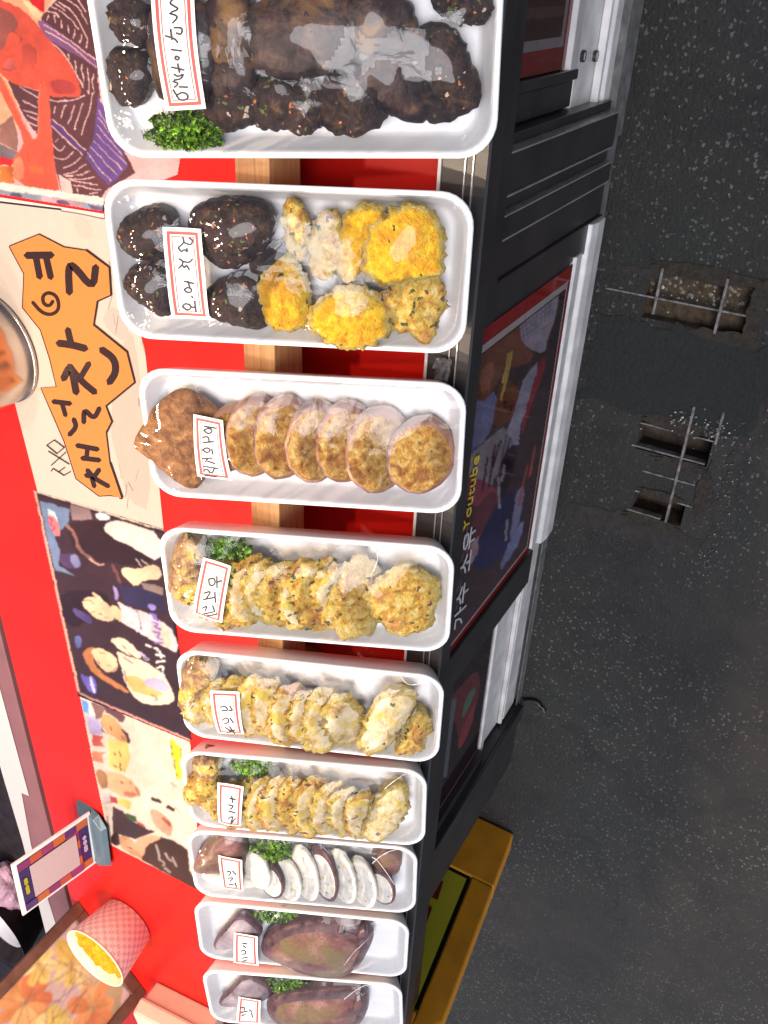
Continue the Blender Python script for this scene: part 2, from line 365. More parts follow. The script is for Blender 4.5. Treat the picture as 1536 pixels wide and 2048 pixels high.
class Art:
    """flat print: polygons and strokes in layers, laid on a real plane by MAP(pixel) -> point, lifted along NRM"""
    def __init__(self, mp, nrm, step=4e-5, k=(0, 0, 1), gain=0.60):
        self.mp = mp; self.n = np.array(nrm, float); self.step = step; self.layer = 0; self.k = k; self.gain = gain
        self.v = []; self.f = []; self.c = []; self.shapes = []
    def _put(self, vs, fs, col):
        b = len(self.v); o = self.n * (self.layer * self.step)
        self.v += [tuple(self.mp(q) + o) for q in vs]; self.f += [[i + b for i in f] for f in fs]
        c = lin(col); c = tuple(min(1, x * self.gain) for x in c[:3]) + (1,)
        self.c += [c] * len(fs)
    def poly(self, pts, col, smooth=0):
        pts = K(pts, *self.k)
        if smooth: pts = chaikin(pts, smooth)
        self.shapes.append((pts, col))
        tri = tessellate_polygon([[Vector((x, y, 0)) for x, y in pts]])
        self._put(pts, [list(t) for t in tri], col); self.layer += 1
    def lines(self, strokes, w, col, smooth=1):
        for s in strokes:
            s = K(s, *self.k)
            if smooth and len(s) > 2: s = chaikin(s, smooth + 1, False)
            vs, fs = ribbon(s, w / self.k[2]); self._put(vs, fs, col); n_ = len(s); self.shapes.append(([vs[2 * n_]] + vs[:n_] + [vs[2 * n_ + 1]] + vs[n_:2 * n_][::-1], col))
        self.layer += 1
    def rasterise(self, clip, step=1.6, sigma=1.2, seed=1, tone=0.07, soft=1.0):
        """lay the layers out as a fine grid of soft printed colour, like a photographic print, inside the sheet CLIP"""
        cp = np.array(clip, float); x0, y0 = cp.min(0) - step; x1, y1 = cp.max(0) + step
        nx, ny = int((x1 - x0) / step) + 2, int((y1 - y0) / step) + 2
        X = x0 + np.arange(nx) * step; Y = y0 + np.arange(ny) * step
        img = np.zeros((ny, nx, 3))
        def fill(poly, col):
            p = np.array(poly); i0 = max(0, int((p[:, 0].min() - x0) / step)); i1 = min(nx, int((p[:, 0].max() - x0) / step) + 2); j0 = max(0, int((p[:, 1].min() - y0) / step)); j1 = min(ny, int((p[:, 1].max() - y0) / step) + 2)
            if i1 <= i0 or j1 <= j0: return None
            gx, gy = np.meshgrid(X[i0:i1], Y[j0:j1]); ins = np.zeros(gx.shape, bool)
            for a_, b_ in zip(p, np.roll(p, -1, 0)):
                if a_[1] == b_[1]: continue
                c_ = (gy < a_[1]) != (gy < b_[1]); ins ^= c_ & (gx < (b_[0] - a_[0]) * (gy - a_[1]) / (b_[1] - a_[1]) + a_[0])
            if col is None: return ins, (j0, j1, i0, i1)
            th = gr.uniform(0, 6.28); am = gr.uniform(.08, .26) * soft; sp = max(p[:, 0].max() - p[:, 0].min(), p[:, 1].max() - p[:, 1].min(), 1e-6)
            grad = 1 + am * np.clip(((gx - p[:, 0].mean()) * math.cos(th) + (gy - p[:, 1].mean()) * math.sin(th)) / sp * 2, -1, 1)
            img[j0:j1, i0:i1][ins] = (np.array(col)[None, None] * grad[..., None])[ins]
        gr = np.random.default_rng(seed + 50)
        for poly, col in self.shapes: fill(poly, np.array(lin(col)[:3]) * self.gain)
        def blur(im, sg):
            if sg <= 0: return im
            r_ = int(3 * sg / step) + 1; kx = np.exp(-.5 * (np.arange(-r_, r_ + 1) * step / sg) ** 2); kx /= kx.sum()
            pad = np.pad(im, ((r_, r_), (r_, r_), (0, 0)), mode='edge')
            t_ = sum(kx[q] * pad[q:q + im.shape[0]] for q in range(2 * r_ + 1)); return sum(kx[q] * t_[:, q:q + im.shape[1]] for q in range(2 * r_ + 1))
        g_ = np.random.default_rng(seed)
        wx, wy = [np.round(blur(g_.normal(size=(ny, nx, 1)), 3.2 * step)[..., 0] * 3.2 * 3.5 * 0.4).astype(int) for _ in range(2)]   # the outlines of a photograph are never ruled
        jy, ix = np.mgrid[0:ny, 0:nx]; img = img[np.clip(jy + wy, 0, ny - 1), np.clip(ix + wx, 0, nx - 1)]
        img = blur(img, sigma)
        for sg, am in ((17 * step, tone), (5 * step, tone * .7), (1.5 * step, tone * .5)):
            nz_ = blur(g_.normal(size=(ny, nx, 1)), sg); nz_ /= nz_.std() + 1e-9; img = img * (1 + am * np.clip(nz_, -1.6, 1.6))
        img = np.clip(img, 0, 1)
        ins, (j0, j1, i0, i1) = fill(clip, None); mask = np.zeros((ny, nx), bool); mask[j0:j1, i0:i1] = ins
        ok = mask[:-1, :-1] & mask[1:, :-1] & mask[:-1, 1:] & mask[1:, 1:]
        use = np.zeros((ny, nx), bool); use[:-1, :-1] |= ok; use[1:, :-1] |= ok; use[:-1, 1:] |= ok; use[1:, 1:] |= ok
        ids = -np.ones((ny, nx), int); jj, ii = np.nonzero(use); ids[jj, ii] = np.arange(len(jj))
        V = [self.mp((X[i], Y[j])) + self.n * 3e-4 for j, i in zip(jj, ii)]
        fj, fi = np.nonzero(ok); F4 = np.stack([ids[fj, fi], ids[fj, fi + 1], ids[fj + 1, fi + 1], ids[fj + 1, fi]], 1)
        self.grid = (V, F4.tolist(), img[jj, ii])
    def build_print(self, name, parent, mat='print'):
        V, F4, cols = self.grid; o = tuple(parent.location)
        ob = mesh(name, V, F4, M[mat], parent, False, origin=o); me = ob.data
        if Vector(me.polygons[0].normal).dot(Vector(self.n)) < 0: me.flip_normals()
        ca = me.color_attributes.new('print', 'FLOAT_COLOR', 'POINT'); ca.data.foreach_set('color', np.concatenate([cols, np.ones((len(cols), 1))], 1).astype(np.float32).ravel())
        return ob
    def build(self, name, parent=None, mat='print'):
        o = tuple(parent.location) if parent is not None else tuple(np.mean(self.v, axis=0))
        ob = mesh(name, self.v, self.f, M[mat], parent, False, None, self.c, origin=o)
        me = ob.data; nn = Vector(self.n)                      # every face looks along the sheet's normal
        bm = bmesh.new(); bm.from_mesh(me)
        bmesh.ops.reverse_faces(bm, faces=[f for f in bm.faces if f.normal.dot(nn) < 0]); bm.to_mesh(me); bm.free()
        return ob

# ================================================================ STREET
def ground():
    xs = [-6, -2, 0.372, 0.445, 0.607, 0.657, 0.733, 0.772, 3, 14]; ys = [-14, -3, -0.275, -0.242, -0.228, -0.145, -0.13, 1, 12]
    holes = [(0.372, 0.445, -0.275, -0.13), (0.607, 0.657, -0.242, -0.13), (0.733, 0.772, -0.228, -0.145)]
    idx = {}; vs = []; fs = []
    def vid(x, y):
        if (x, y) not in idx: idx[(x, y)] = len(vs); vs.append((x, y, 0.0))
        return idx[(x, y)]
    for i in range(len(xs) - 1):
        for j in range(len(ys) - 1):
            cx, cy = (xs[i] + xs[i + 1]) / 2, (ys[j] + ys[j + 1]) / 2
            if any(a < cx < b and c < cy < d for a, b, c, d in holes): continue
            fs.append((vid(xs[i], ys[j]), vid(xs[i + 1], ys[j]), vid(xs[i + 1], ys[j + 1]), vid(xs[i], ys[j + 1])))
    tag(mesh('street_asphalt', vs, fs, M['asphalt']), kind='structure', label='dark speckled asphalt street in front of the stall')
    for a, b, c, d in holes:
        m = MB(); z = -0.05 if a > 0.5 else -0.022
        m.add([(a, c, z), (b, c, z), (b, d, z), (a, d, z), (a, c, 0), (b, c, 0), (b, d, 0), (a, d, 0)],
              [(0, 1, 2, 3), (0, 4, 5, 1), (1, 5, 6, 2), (2, 6, 7, 3), (3, 7, 4, 0)])
        tag(m.build('drain_pit', M['soil'] if a > 0.7 else M['pit'] if a > 0.5 else M['soil']), kind='structure')
ground()

def ragged(pts, amp, seed, sub=6):
    out = []
    for i in range(len(pts)):
        a, b = pts[i], pts[(i + 1) % len(pts)]
        for k in range(sub):
            t = k / sub; x = a[0] + (b[0] - a[0]) * t; y = a[1] + (b[1] - a[1]) * t
            out.append((x + amp * noise.noise((x * 31 + seed, y * 31, seed)), y + amp * noise.noise((x * 31, y * 31 + seed, seed + 9))))
    return out
def sheet(name, pts, z, m):
    tri = tessellate_polygon([[Vector((x, y, 0)) for x, y in pts]])
    return mesh(name, [(x, y, z) for x, y in pts], [list(t)[::-1] for t in tri], M[m])
def zpx(pts, z=0.0): return [tuple(at_z(p, z)[:2]) for p in pts]
# worn mat that covers the middle of the drain, in strips that leave the openings free
mat_o = MB()
def mat_strip(x0, x1, y0, y1, s):
    pts = ragged([(x0, y0), (x1, y0), (x1, y1), (x0, y1)], 0.022, s, 14)
    tri = tessellate_polygon([[Vector((x, y, 0)) for x, y in pts]])
    mat_o.add([(x, y, 0.0016) for x, y in pts], [list(t)[::-1] for t in tri])
mat_strip(0.452, 0.600, -0.345, -0.075, 3)
o = mat_o.build('rubber_drain_mat', M['mat_green'])
tag(o, 'dark green worn mat covering the middle of the street drain', 'mat')
for s, pts in enumerate([[(1130, 1010), (1200, 1018), (1300, 1045), (1400, 1080), (1385, 1110), (1290, 1085), (1180, 1050), (1120, 1040)],
                         [(1525, 760), (1500, 800), (1470, 900), (1430, 1010), (1400, 1100), (1440, 1080), (1480, 960), (1536, 830)],
                         [(1225, 535), (1330, 548), (1400, 553), (1400, 540), (1320, 528), (1230, 520)]]):
    o = sheet('mortar_strip', ragged(zpx(pts), 0.016, s + 4, 12), 0.0009, 'mortar'); tag(o, kind='structure')

for s_, (cx_, cy_, a_, b_) in enumerate([(0.366, -0.20, .012, .075), (0.449, -0.15, .010, .05), (0.600, -0.19, .013, .05), (0.664, -0.17, .010, .04), (0.727, -0.185, .009, .035), (0.781, -0.19, .012, .05), (0.70, -0.125, .05, .010), (0.41, -0.120, .05, .012)]):
    pts = [(cx_ + a_ * math.cos(t_) * (1 + .5 * noise.noise((math.cos(t_) * 2, math.sin(t_) * 2, s_))), cy_ + b_ * math.sin(t_) * (1 + .5 * noise.noise((math.sin(t_) * 3, s_, math.cos(t_) * 3)))) for t_ in np.linspace(0, 6.283, 40, endpoint=False)]
    o = sheet('dirt_patch', pts, 0.0021 + s_ * 1e-4, 'dirt'); tag(o, kind='structure')
def grate(name, label, bars_x, bars_y, grp):
    t = empty(name, (bars_y[0][0], bars_y[0][1], 0), label, 'drain grate', grp)
    for x, y0, y1 in bars_y:
        m = MB(); m.box(x - 0.0015, x + 0.0015, y0, y1, -0.012, 0.0022); m.build('cross_bar', M['rust_bar'], t, bevel=0.0008)
    for y, x0, x1 in bars_x:
        m = MB(); m.box(x0, x1, y - 0.0020, y + 0.0020, -0.010, 0.0032); m.build('bearing_bar', M['rust_bar'], t, bevel=0.0008)
grate('drain_grate', 'rusty drain grate over the gravel filled opening', [(-0.258, 0.368, 0.437), (-0.167, 0.366, 0.447)], [(0.4125, -0.335, -0.131)], 'exposed drain grates in the street')
grate('drain_grate', 'rusty drain grate with five cross bars over the dark holes', [(-0.169, 0.563, 0.772), (-0.126, 0.560, 0.615)],
      [(0.611, -0.243, -0.130), (0.652, -0.249, -0.133), (0.692, -0.224, -0.139), (0.731, -0.228, -0.134), (0.769, -0.235, -0.178)], 'exposed drain grates in the street')

def pebbles():
    m = MB(); r = random.Random(3)
    def peb(x, y, z, s):
        vs = [(x + s * a * r.uniform(.6, 1.2), y + s * b * r.uniform(.6, 1.2), z + s * c * r.uniform(.4, .8) + s * .3) for a, b, c in
              ((1, 0, 0), (-1, 0, 0), (0, 1, 0), (0, -1, 0), (0, 0, 1), (0, 0, -1))]
        m.add(vs, [(0, 2, 4), (2, 1, 4), (1, 3, 4), (3, 0, 4), (2, 0, 5), (1, 2, 5), (3, 1, 5), (0, 3, 5)], r.choice([0, 0, 0, 0, 1, 2]))
    for _ in range(800):
        x, y = r.uniform(0.0, 2.3), r.uniform(-0.34, 0.35)
        peb(x, y, 0.0, r.choice([.0005, .0006, .0008, .0008, .0013]))
    for _ in range(220):
        x, y = r.uniform(0.374, 0.420), r.uniform(-0.275, -0.13)
        peb(x, y, -0.024, r.choice([.0015, .0025, .0035, .0045]))
    for _ in range(90):
        x, y = r.gauss(0.59, 0.012), r.uniform(-0.20, -0.11); peb(x, y, 0.004, r.choice([.0012, .002]))
    for _ in range(120):
        x, y = r.uniform(0.56, 0.86), r.gauss(-0.09, 0.012); peb(x, y, 0.003, r.choice([.0008, .0014]))
    o = m.build('gravel', [plain('pale_grit', (0.16, 0.155, 0.14), 0.8, var=.3), plain('tan_grit', (0.20, 0.13, 0.07), 0.8, var=.3), plain('white_grit', (0.45, 0.44, 0.42), 0.8, var=.2)])
    tag(o, 'pale grit and gravel scattered over the asphalt and drain', kind='stuff')
pebbles()
m = MB(); m.tube([tuple(at_z(p, 0.006)) for p in chaikin([(1048, 1402), (1075, 1402), (1090, 1425)], 2, False)], 0.0045, 8)
tag(m.build('bent_rod', M['black_ink'], smooth=True, origin=(1.26, -0.33, 0)), 'short bent black metal rod lying on the asphalt by the stall base', 'rod')

# ================================================================ STALL
YF, YB, YE = -0.336, -0.370, -0.372
XE = 1.43                                           # where the cabinet ends; the counter runs on over a leg
stall = empty('market_stall', (0.7, -0.7, 0), 'red topped market food stall with dark front and aluminium sash windows', 'market stall')
m = MB(); m.box(-0.6, 1.66, -1.236, YE, 0.47, 0.50); m.box(1.66, 2.9, -1.236, -0.78, 0.47, 0.50)
m.build('counter_top', M['red'], stall)
m = MB(); m.prism_x([(YE, 0.44), (YE, 0.5262), (YE + 0.002, 0.527), (-0.324, 0.527), (-0.322, 0.525), (-0.322, 0.498), (YF, 0.495), (YF, 0.44)], -0.6, 1.655)
m.build('edge_trim', M['black_alu'], stall)
for y in (-0.3705, -0.345, -0.337):
    m = MB(); w = 0.0016 if y < -0.37 else 0.0006
    m.box(-0.6, 1.65, y - w, y + w, 0.5268, 0.5285); m.build('trim_line', M['white_alu'] if y < -0.37 else M['thin_line'], stall)
m = MB(); m.box(-0.6, XE, -0.62, YB - 0.010, 0.03, 0.438); m.build('cabinet_body', M['dark_panel'], stall)
m = MB(); m.box(1.58, 1.63, -.75, -.70, 0, .4695); m.build('leg', M['black_alu'], stall)
m = MB(); m.box(-0.6, XE - .003, YB - 0.0098, -0.358, 0.0, 0.012); m.box(0.20, 0.60, -0.3605, -0.3515, 0.0125, 0.070); m.box(0.601, XE - .004, -0.3605, -0.3575, 0.0125, 0.028); m.box(-0.4, 0.199, -0.3605, -0.347, 0.0125, 0.066)
m.build('base_kerb', M['concrete'], stall, bevel=0.003)
# wide black pillar, its aluminium glints put in as pale strips, and the plain dark side past the last sash
m = MB()
for x0, x1, y in ((0.150, 0.160, -0.350), (0.163, 0.2015, -0.3385), (0.2045, 0.2205, -0.345), (0.2245, 0.2455, -0.3365), (0.2485, 0.290, -0.341), (0.2905, 0.331, -0.337)):
    m.box(x0, x1, YB - 0.009, y, 0.076, 0.494)
m.build('corner_post', M['black_alu'], stall, bevel=0.001)
m = MB()
for x in (0.1615, 0.203, 0.2225, 0.247): m.box(x - 0.0010, x + 0.0010, YB - 0.008, -0.3362, 0.08, 0.490)
m.build('post_glint', M['thin_line'], stall)
m = MB(); m.box(1.262, XE, YB - 0.009, -0.352, 0.02, 0.494); m.box(1.262, 1.30, -0.3519, -0.345, 0.02, 0.494)
m.build('side_panel', M['black_alu'], stall, bevel=0.001)

def sash(label, x0, x1, y, zb, zt, rail, stiles):
    t = empty('sliding_sash', (x0, y, 0.05), label, 'sash window', 'aluminium sash windows on the stall front')
    for r_ in rail: 
        m = MB(); m.prism_x(r_[1], r_[2], r_[3]); m.build(r_[0], M[r_[4]], t, bevel=0.0015)
    for s0, s1, dy in stiles:
        m = MB(); m.box(s0, s1, y - 0.012, y + dy, zb, zt); m.build('stile', M['black_alu'], t, bevel=0.0015)
    m = MB(); m.box(x0, x1, y - 0.008, y - 0.001, zb + .02, zt); m.build('pane', M['dark_panel'], t)
    return t
sash('front sash with white bottom rail and red bordered food poster', 0.331, 0.785, YF, 0.175, 0.494,
     [('bottom_rail', [(YF - .03, .076), (YF + .001, .076), (YF + .006, .084), (YF + .007, .115), (YF + .004, .133), (YF - .004, .136), (YF - .03, .136)], 0.292, 0.80, 'white_alu'),
      ('glazing_bead', [(YF - .03, .1365), (YF - .012, .150), (YF + .002, .152), (YF + .003, .176), (YF - .001, .180), (YF - .03, .180)], 0.325, 0.785, 'white_alu')],
     [(0.786, 0.850, 0.006)])
sash('rear sash half hidden past the black stile with wide grey bottom rail', 0.86, 1.24, YB, 0.19, 0.494,
     [('bottom_rail', [(YB - .008, .03), (YB + .006, .03), (YB + .007, .085), (YB + .0, .09), (YB - .002, .165), (YB + .004, .175), (YB + .004, .19), (YB - .008, .19)], 0.852, 1.255, 'white_alu'),
      ('drip_ridge', [(YB + .0002, .092), (YB + .008, .093), (YB + .008, .099), (YB + .0002, .100)], 0.852, 1.255, 'white_alu')],
     [(1.2425, 1.2615, 0.012)])
sash('nearest sash with white corner rail and two dark bolts', -0.5, 0.106, YB, 0.19, 0.494,
     [('bottom_rail', [(YB - .008, .012), (YB + .012, .012), (YB + .013, .09), (YB + .002, .10), (YB + .002, .185), (YB - .008, .19)], -0.5, 0.178, 'white_alu'),
      ('drip_ridge', [(YB + .0022, .103), (YB + .012, .104), (YB + .012, .112), (YB + .0022, .114)], -0.5, 0.176, 'white_alu'),
      ('glazing_bead', [(YB - .008, .1905), (YB + .006, .1905), (YB + .006, .215), (YB - .008, .218)], -0.5, 0.115, 'grey_alu')],
     [(0.107, 0.118, 0.008), (0.119, 0.148, 0.003)])
for px in ((1163, 112), (1188, 112)):
    p = at_y(px, YB + 0.002); m = MB()
    m.tube([(p[0], YB + .0015, p[2]), (p[0], YB + .006, p[2])], 0.0065, 12)
    m.box(p[0] - .004, p[0] + .004, YB + .0061, YB + .0066, p[2] - .0008, p[2] + .0008, 1)
    tag(m.build('bolt', [M['black_alu'], M['thin_line']], origin=(p[0], YB, p[2])),
        'dark round bolt in the white corner rail, ' + ('nearer the poster' if px[0] < 1170 else 'nearer the street'), 'bolt', 'bolts in the white rail')

def ymap(y): return lambda p: at_y(p, y)
def xz(y): return lambda p: np.array([p[0], y, p[1]])
def frame_rect(a, x0, x1, z0, z1, col): a.poly([(x0, z0), (x1, z0), (x1, z1), (x0, z1)], col)
# poster on the front sash
t = empty('front_poster', (0.55, YF, 0.35), 'red bordered food poster behind the front sash with yellow and white lettering', 'poster', 'posters on the stall front')
a = Art(xz(YF + 0.0005), (0, 1, 0)); a.gain = 0.9
frame_rect(a, 0.333, 0.784, 0.182, 0.493, (120, 30, 30)); frame_rect(a, 0.352, 0.774, 0.192, 0.493, (140, 132, 132)); frame_rect(a, 0.361, 0.769, 0.197, 0.492, (62, 46, 50))
a.build('border', t, 'print_dark'); a = Art(ymap(YF + 0.0009), (0, 1, 0), gain=0.8); C4 = [px_of((x, YF + .0009, z)) for x, z in ((.361, .197), (.769, .197), (.769, .492), (.361, .492))]; a.poly(C4, (62, 46, 50)); a.k = (880, 500, 3.2)
a.poly([(500, 440), (720, 250), (772, 190), (740, 430), (690, 560), (668, 670), (560, 630), (510, 560)], (128, 118, 128), 1)
a.lines([[(520 + i * 26, 470 - i * 24), (540 + i * 22, 590 - i * 22)] for i in range(8)] + [[(515, 480 + i * 28), (735 - i * 6, 290 + i * 44)] for i in range(5)], 5, (100, 90, 102), 0)
a.poly([(200, 705), (500, 450), (520, 600), (600, 650), (580, 720), (500, 740), (420, 760), (380, 830), (280, 980), (240, 960), (215, 850)], (98, 58, 46), 1)
a.poly([(250, 780), (330, 700), (360, 760), (300, 900), (262, 950)], (120, 72, 54), 2)
a.poly([(168, 945), (210, 905), (260, 990), (370, 880), (330, 1180), (150, 1330)], (92, 90, 122), 1)
a.poly([(370, 880), (430, 820), (520, 900), (480, 1080), (330, 1160)], (92, 54, 40), 1)
a.lines([[(460, 650), (430, 800), (390, 960)], [(440, 660), (400, 850)]], 14, (160, 130, 66))
a.lines([[(400, 980), (430, 960), (410, 1010)], [(420, 1010), (470, 990), (440, 1050)]], 12, (60, 34, 26))
a.poly([(560, 780), (640, 700), (560, 1000), (520, 1100), (490, 1290), (400, 1200), (460, 1090), (500, 920)], (126, 120, 136), 1)
a.poly([(640, 690), (680, 680), (660, 800), (560, 1050), (530, 1200), (525, 1100)], (128, 44, 54), 1)
a.poly([(150, 1340), (400, 1130), (470, 1220), (330, 1500), (250, 1560), (148, 1420)], (122, 112, 118))
a.poly([(150, 1430), (340, 1500), (380, 1620), (300, 1640), (200, 1640), (135, 1550)], (116, 54, 66), 1)
a.lines([[(350, 1250), (310, 1520)], [(390, 1215), (330, 1400)], [(300, 1330), (270, 1540)]], 15, (70, 40, 52))
a.lines([[(425, 1180), (385, 1390)], [(450, 1200), (410, 1330)]], 10, (72, 62, 80))
a.poly([(400, 1300), (480, 1230), (500, 1290), (440, 1500), (380, 1700), (370, 1560)], (40, 32, 38), 1)
a.poly([(250, 1620), (350, 1520), (360, 1650), (280, 1800), (160, 2000), (150, 1860)], (92, 48, 56), 1)
a.poly([(250, 1830), (430, 1500), (560, 1640), (430, 1920), (300, 2040), (200, 2040)], (44, 42, 74), 1)
a.lines([[(370, 1450), (380, 1650)], [(410, 1380), (390, 1480)], [(430, 1720), (420, 1860)]], 16, (130, 118, 128))
a.poly([(480, 1560), (545, 1480), (520, 1700), (460, 1860), (440, 1840), (470, 1700)], (118, 112, 138), 1)
a.lines([[(560, 1380), (520, 1540), (500, 1640)], [(610, 1250), (570, 1450)]], 12, (150, 70, 62))
a.poly([(190, 1890), (250, 1830), (240, 1950), (190, 2020)], (150, 120, 126))
a.poly([(430, 1890), (540, 1700), (520, 1850), (400, 2040), (380, 2040)], (112, 112, 150), 1)
a.rasterise(C4, 1.4, 1.0, 4, .10); a.build_print('print', t, 'print_dark')

def lettering(txt, pos, size, xdir, up, mat, parent, name='lettering', extr=0.0004, shear=0.0):
    cu = bpy.data.curves.new(name, 'FONT'); cu.body = txt; cu.size = size; cu.extrude = extr; cu.resolution_u = 3; cu.shear = shear
    tmp = bpy.data.objects.new(name, cu); COL.objects.link(tmp)
    dg = bpy.context.evaluated_depsgraph_get(); me = bpy.data.meshes.new_from_object(tmp.evaluated_get(dg))
    bpy.data.objects.remove(tmp); bpy.data.curves.remove(cu)
    ob = bpy.data.objects.new(name, me); COL.objects.link(ob); me.materials.clear(); me.materials.append(M[mat])
    X = Vector(xdir).normalized(); Y = Vector(up).normalized(); Z = X.cross(Y)
    mw = Matrix((X, Y, Z)).transposed().to_4x4(); mw.translation = Vector(pos)
    if parent is not None:
        ob.parent = parent; mw.translation = Vector(pos) - parent.location
    ob.matrix_local = mw
    return ob
M['gold_ink'] = plain('yellow_print', (0.45, 0.32, 0.03), 0.4, var=0.05)
M['pale_ink'] = plain('pale_print', (0.40, 0.40, 0.42), 0.4, var=0.05)
# letters on the front run along the stall: read from the street they go toward -x
lettering('Youtube', (0.592, YF + 0.0035, 0.455), 0.029, (-1, 0, -0.10), (-0.10, 0, 1), 'gold_ink', t, shear=0.2)
lettering('가수 소유', (0.752, YF + 0.0035, 0.437), 0.040, (-1, 0, -0.02), (-0.02, 0, 1), 'pale_ink', t, shear=0.15)
# poster on the rear sash
t = empty('front_poster', (1.05, YB, 0.35), 'dim dark poster with red and green blotches behind the rear sash', 'poster', 'posters on the stall front')
a = Art(xz(YB + 0.0005), (0, 1, 0))
frame_rect(a, 0.862, 1.241, 0.192, 0.493, (128, 84, 88)); frame_rect(a, 0.875, 1.235, 0.198, 0.493, (46, 34, 42))
a.mp = ymap(YB + 0.0005); a.k = (750, 1400, 3.16)
a.poly([(440, 0), (520, -60), (640, -200), (670, -120), (640, 60), (520, 330), (530, 200)], (112, 52, 60), 1)
a.poly([(560, 30), (600, -60), (650, -90), (590, 60), (545, 130)], (96, 116, 100), 1)
a.lines([[(500, 0), (480, 130), (460, 300), (440, 480)]], 30, (104, 108, 116)); a.lines([[(470, 60), (450, 260), (430, 420)]], 12, (60, 60, 72))
a.poly([(600, 60), (640, 0), (610, 170), (530, 330), (520, 260)], (150, 62, 72), 1)
a.poly([(340, 570), (390, 560), (370, 690), (320, 830)], (120, 60, 54))
a.poly([(420, 180), (460, 120), (400, 480), (360, 520)], (74, 74, 98), 1)
a.build('print', t, 'print_dark')
# poster on the nearest sash
t = empty('front_poster', (0.0, YB, 0.35), 'dark brown poster with a red border behind the nearest sash', 'poster', 'posters on the stall front')
a = Art(xz(YB + 0.0005), (0, 1, 0))
frame_rect(a, -0.45, 0.105, 0.22, 0.493, (118, 46, 44)); frame_rect(a, -0.45, 0.082, 0.235, 0.493, (128, 118, 120)); frame_rect(a, -0.45, 0.072, 0.245, 0.493, (66, 46, 44))
for i, (x, w, c) in enumerate([(0.02, .012, (120, 96, 90)), (-0.02, .02, (96, 66, 60)), (-0.07, .016, (140, 126, 126)), (0.05, .008, (84, 60, 58)), (-0.12, .03, (104, 84, 82))]):
    frame_rect(a, x - w, x + w * .3, 0.25, 0.49, c)
a.build('print', t, 'print_dark')

# crumpled scrap of film on the trim
m = MB(); r = random.Random(5); g = 9
vs = [(0.346 + 0.030 * i / (g - 1) + r.uniform(-.001, .001), -0.358 + 0.018 * j / (g - 1) + r.uniform(-.001, .001), 0.5292 + r.uniform(0, 0.008)) for i in range(g) for j in range(g)]
m.add(vs, [(i * g + j, (i + 1) * g + j, (i + 1) * g + j + 1, i * g + j + 1) for i in range(g - 1) for j in range(g - 1)])
def scrapmat():
    x = NT('crumpled_film'); x.set(Base_Color=(0.35, 0.33, 0.33), Roughness=0.15, Transmission_Weight=0.75); return x.m
tag(m.build('film_scrap', scrapmat(), origin=(0.36, -0.35, 0.53)), 'crumpled scrap of clear film on the black counter edge', 'plastic scrap')

# ================================================================ WOODEN RAIL that props the trays
rail = empty('tray_rail', (0.7, -0.53, 0.5), 'light wooden rail propping up the backs of the trays', 'wooden rail')
m = MB(); m.box(-0.3, 1.62, -0.549, -0.509, 0.550, 0.6015); m.build('beam', M['wood'], rail, bevel=0.0012)
m = MB(); m.box(-0.3, 1.62, -0.5478, -0.5462, 0.5005, 0.5498); m.build('light_stop', M['brown_frame'], rail)  # added board that keeps lamp light from showing under the beam
for x in (0.13, 0.50, 0.86, 1.21, 1.55):
    m = MB(); m.box(x - 0.02, x + 0.02, -0.5458, -0.512, 0.5005, 0.5498); m.build('post', M['wood'], rail)
m = MB(); m.box(0.195, 0.30, -0.5585, -0.5495, 0.5505, 0.6005)
tag(m.build('paper_slip', M['white_tape'], origin=(0.25, -0.554, 0.575)), 'narrow white paper slip against the back of the wooden rail', 'paper')

# ================================================================ TRAYS
W, L = 0.152, 0.340
TH, FL = 0.034, -0.022                              # tray height, floor below the rim
POSE = {1: (0.0886, -0.3883, 0.0607, 0.4200), 2: (0.3160, -0.3996, 0.0211, 0.4347), 3: (0.5419, -0.3857, 0.0402, 0.4003), 4: (0.7855, -0.3806, 0.0312, 0.4055),
        5: (1.0237, -0.3774, 0.0139, 0.3944), 6: (1.2410, -0.3889, 0.0469, 0.4047), 7: (1.4441, -0.3935, 0.0394, 0.4241), 8: (1.6666, -0.3980, 0.0183, 0.4249), 9: (1.8872, -0.3968, 0.0763, 0.4200)}

def rrect(hw, l0, l1, rad, n=7):
    out = []
    for cx, cy, a0 in ((hw - rad, l1 - rad, 0), (-hw + rad, l1 - rad, 90), (-hw + rad, l0 + rad, 180), (hw - rad, l0 + rad, 270)):
        for k in range(n + 1):
            t = math.radians(a0 + 90 * k / n); out.append((cx + rad * math.cos(t), cy + rad * math.sin(t)))
    return out

